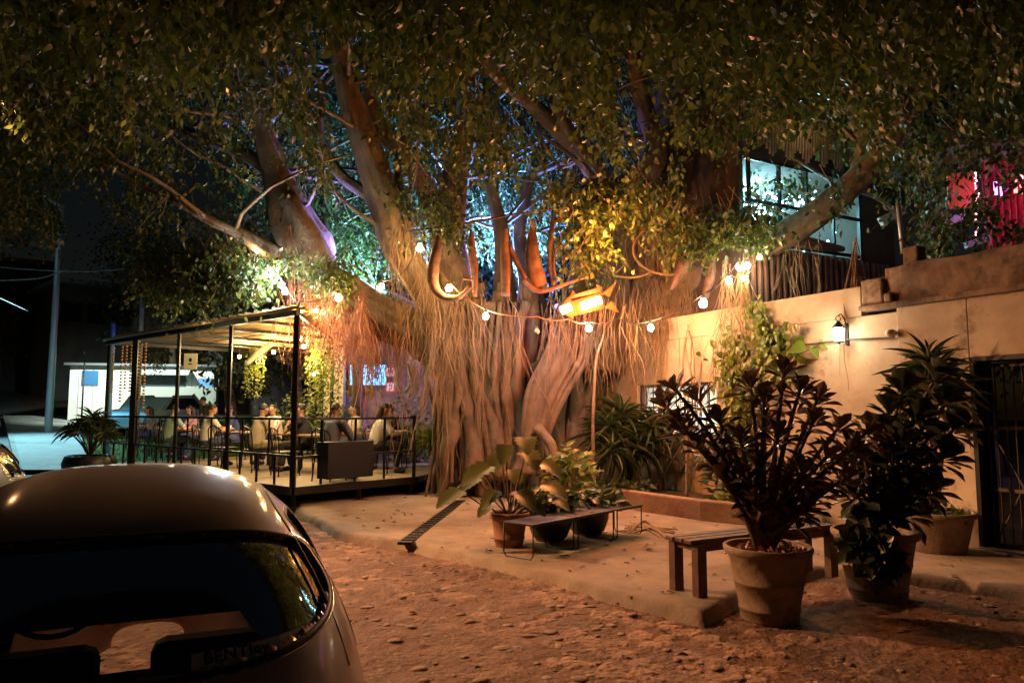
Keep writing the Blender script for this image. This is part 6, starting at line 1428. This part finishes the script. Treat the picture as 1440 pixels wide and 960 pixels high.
# parked blue car seen through the deck
t = empty('parked_car', P(232, 580, 27), R(80), 'pale blue parked car glimpsed through the deck railing', 'car'); t.location.z = .75
M_bc = mat('pale_blue_paint', (.35, .6, .75), .3, .2, coat=.5)
mb = MB(); prof = [(-2.1, .35), (-2.1, .75), (-1.9, .9), (-1.3, .95), (-.8, 1.42), (.5, 1.46), (1.2, .98), (1.9, .86), (2.1, .7), (2.1, .35)]
n_ = len(prof); V = [(x, w_, z) for w_ in (-.85, .85) for x, z in prof]; mb.add(V, [tuple(range(n_)), tuple(range(n_, 2*n_))[::-1]]+[(i, (i+1) % n_, n_+(i+1) % n_, n_+i) for i in range(n_)]); mb.build('body', M_bc, t, bevel=.06)
for w_ in (-1, 1): mb = MB(); mb.add([(-.78, w_*.856, 1.38), (.45, w_*.856, 1.40), (1.05, w_*.856, 1.0), (-1.2, w_*.856, .98)], [(0, 1, 2, 3)]); mb.build('side_window', MATS['dark_pane'], t)
for x in (-1.35, 1.35):
    for w_ in (-.8, .8):
        mb = MB(); mb.tube([(x, w_-.1, .32), (x, w_+.1, .32)], .32, 20); mb.build('wheel', M_rubber, t, smooth=True)

# background trees -----------------------------------------------------
M_bleaf = leafmat('far_leaf', (.02, .03, .01), (.035, .05, .015), (.06, .07, .02), .5, .25)
def bg_tree(px_, Y, hgt, cr, label, n=5000):
    c = P(px_, 577, Y); g_ = float(rise(c.x, Y)); t = empty('background_tree', (c.x, c.y, g_), 0, label, 'tree', 'dark trees beyond the deck'); mb = MB()
    mb.tube([(0, 0, 0), (rnd.gauss(0, .2), 0, hgt*.35), (rnd.gauss(0, .4), rnd.gauss(0, .3), hgt*.7)], [.22, .16, .06], 10, flute=.2, sub=4)
    cl = []
    for k in range(16):
        a = rnd.uniform(0, 6.28); r_ = rnd.uniform(.2, 1)*cr; q = Vector((math.cos(a)*r_, math.sin(a)*r_, hgt*rnd.uniform(.42, .95))); cl.append(q); mb.tube([(0, 0, hgt*.35), q*.5+Vector((0, 0, hgt*.25)), q], [.07, .05, .02], 6, sub=2)
    mb.build('trunk', M_bark, t, smooth=True); ci = rng.integers(0, 16, n); ps = np.array(cl)[ci]+rng.normal(0, cr*.24, (n, 3)); ax_ = rng.normal(0, .6, (n, 3)); ax_[:, 2] -= .6
    leaves('crown', ps, ax_, rng.normal(0, 1, (n, 3)), rng.uniform(.14, .26, n), rng.uniform(.08, .13, n), M_bleaf, t)
for px_, Y, h_, cr_, lab in ((-10, 46, 8.5, 3.4, 'dark tree at the far left edge behind the street lamp'), (330, 27, 7.5, 3.0, 'dark tree directly behind the middle of the pergola'), (250, 38, 9, 3.4, 'dark tree beyond the white kiosk'), (430, 24, 7.5, 2.6, 'dark tree behind the wide hanging plant'), (560, 26, 9, 3.2, 'dark tree behind the trunk on its left side'), (720, 24, 9.5, 3.2, 'dark tree straight behind the fig trunk'), (900, 24, 9, 3.2, 'dark tree behind the trunk on its right side'), (1120, 22, 9, 2.6, 'dark tree behind the cyan lit bar'), (1400, 20, 8.5, 3, 'dark tree behind the red terrace')):
    bg_tree(px_, Y, h_, cr_, lab)

# ------------------------------------------------------------------ floodlights and the street light
lamp('SPOT', P(690, 430, 16.2), 17000, (.10, .24, 1), .12, 'blue_uplight', target=P(680, 220, 18.2), spot=120)
lamp('POINT', P(725, 395, 16.4), 800, (.35, .30, 1), .1, 'violet_light')
lamp('SPOT', P(530, 395, 14.2), 1500, (.25, .22, 1), .12, 'violet_uplight', target=P(415, 255, 14.0), spot=60)
lamp('SPOT', P(500, 425, 15.6), 2200, (.25, .6, 1), .12, 'pale_uplight', target=P(525, 300, 17), spot=110)
# sodium street light standing out of frame by the road on the left
t = empty('street_light', (0, 0, 0), 0, 'sodium street light on a pole beside the road, outside the left edge', 'street lamp')
mb = MB(); mb.tube([(-9.3, 9.6, 0), (-9.3, 9.6, 5.3), (-9.0, 9.7, 5.7), (-8.4, 9.8, 5.8)], [.08, .06, .05, .04], 10); mb.build('pole', M_pole, t, smooth=True)
mb = MB(); mb.box((-8.2, 9.85, 5.8), (.5, .25, .1)); mb.build('lamp_head', M_pole, t)
lamp('SPOT', (-8.2, 9.85, 5.62), 4700, (1, .45, .19), .12, 'sodium_light', target=(1.6, 5.9, 0), spot=50)
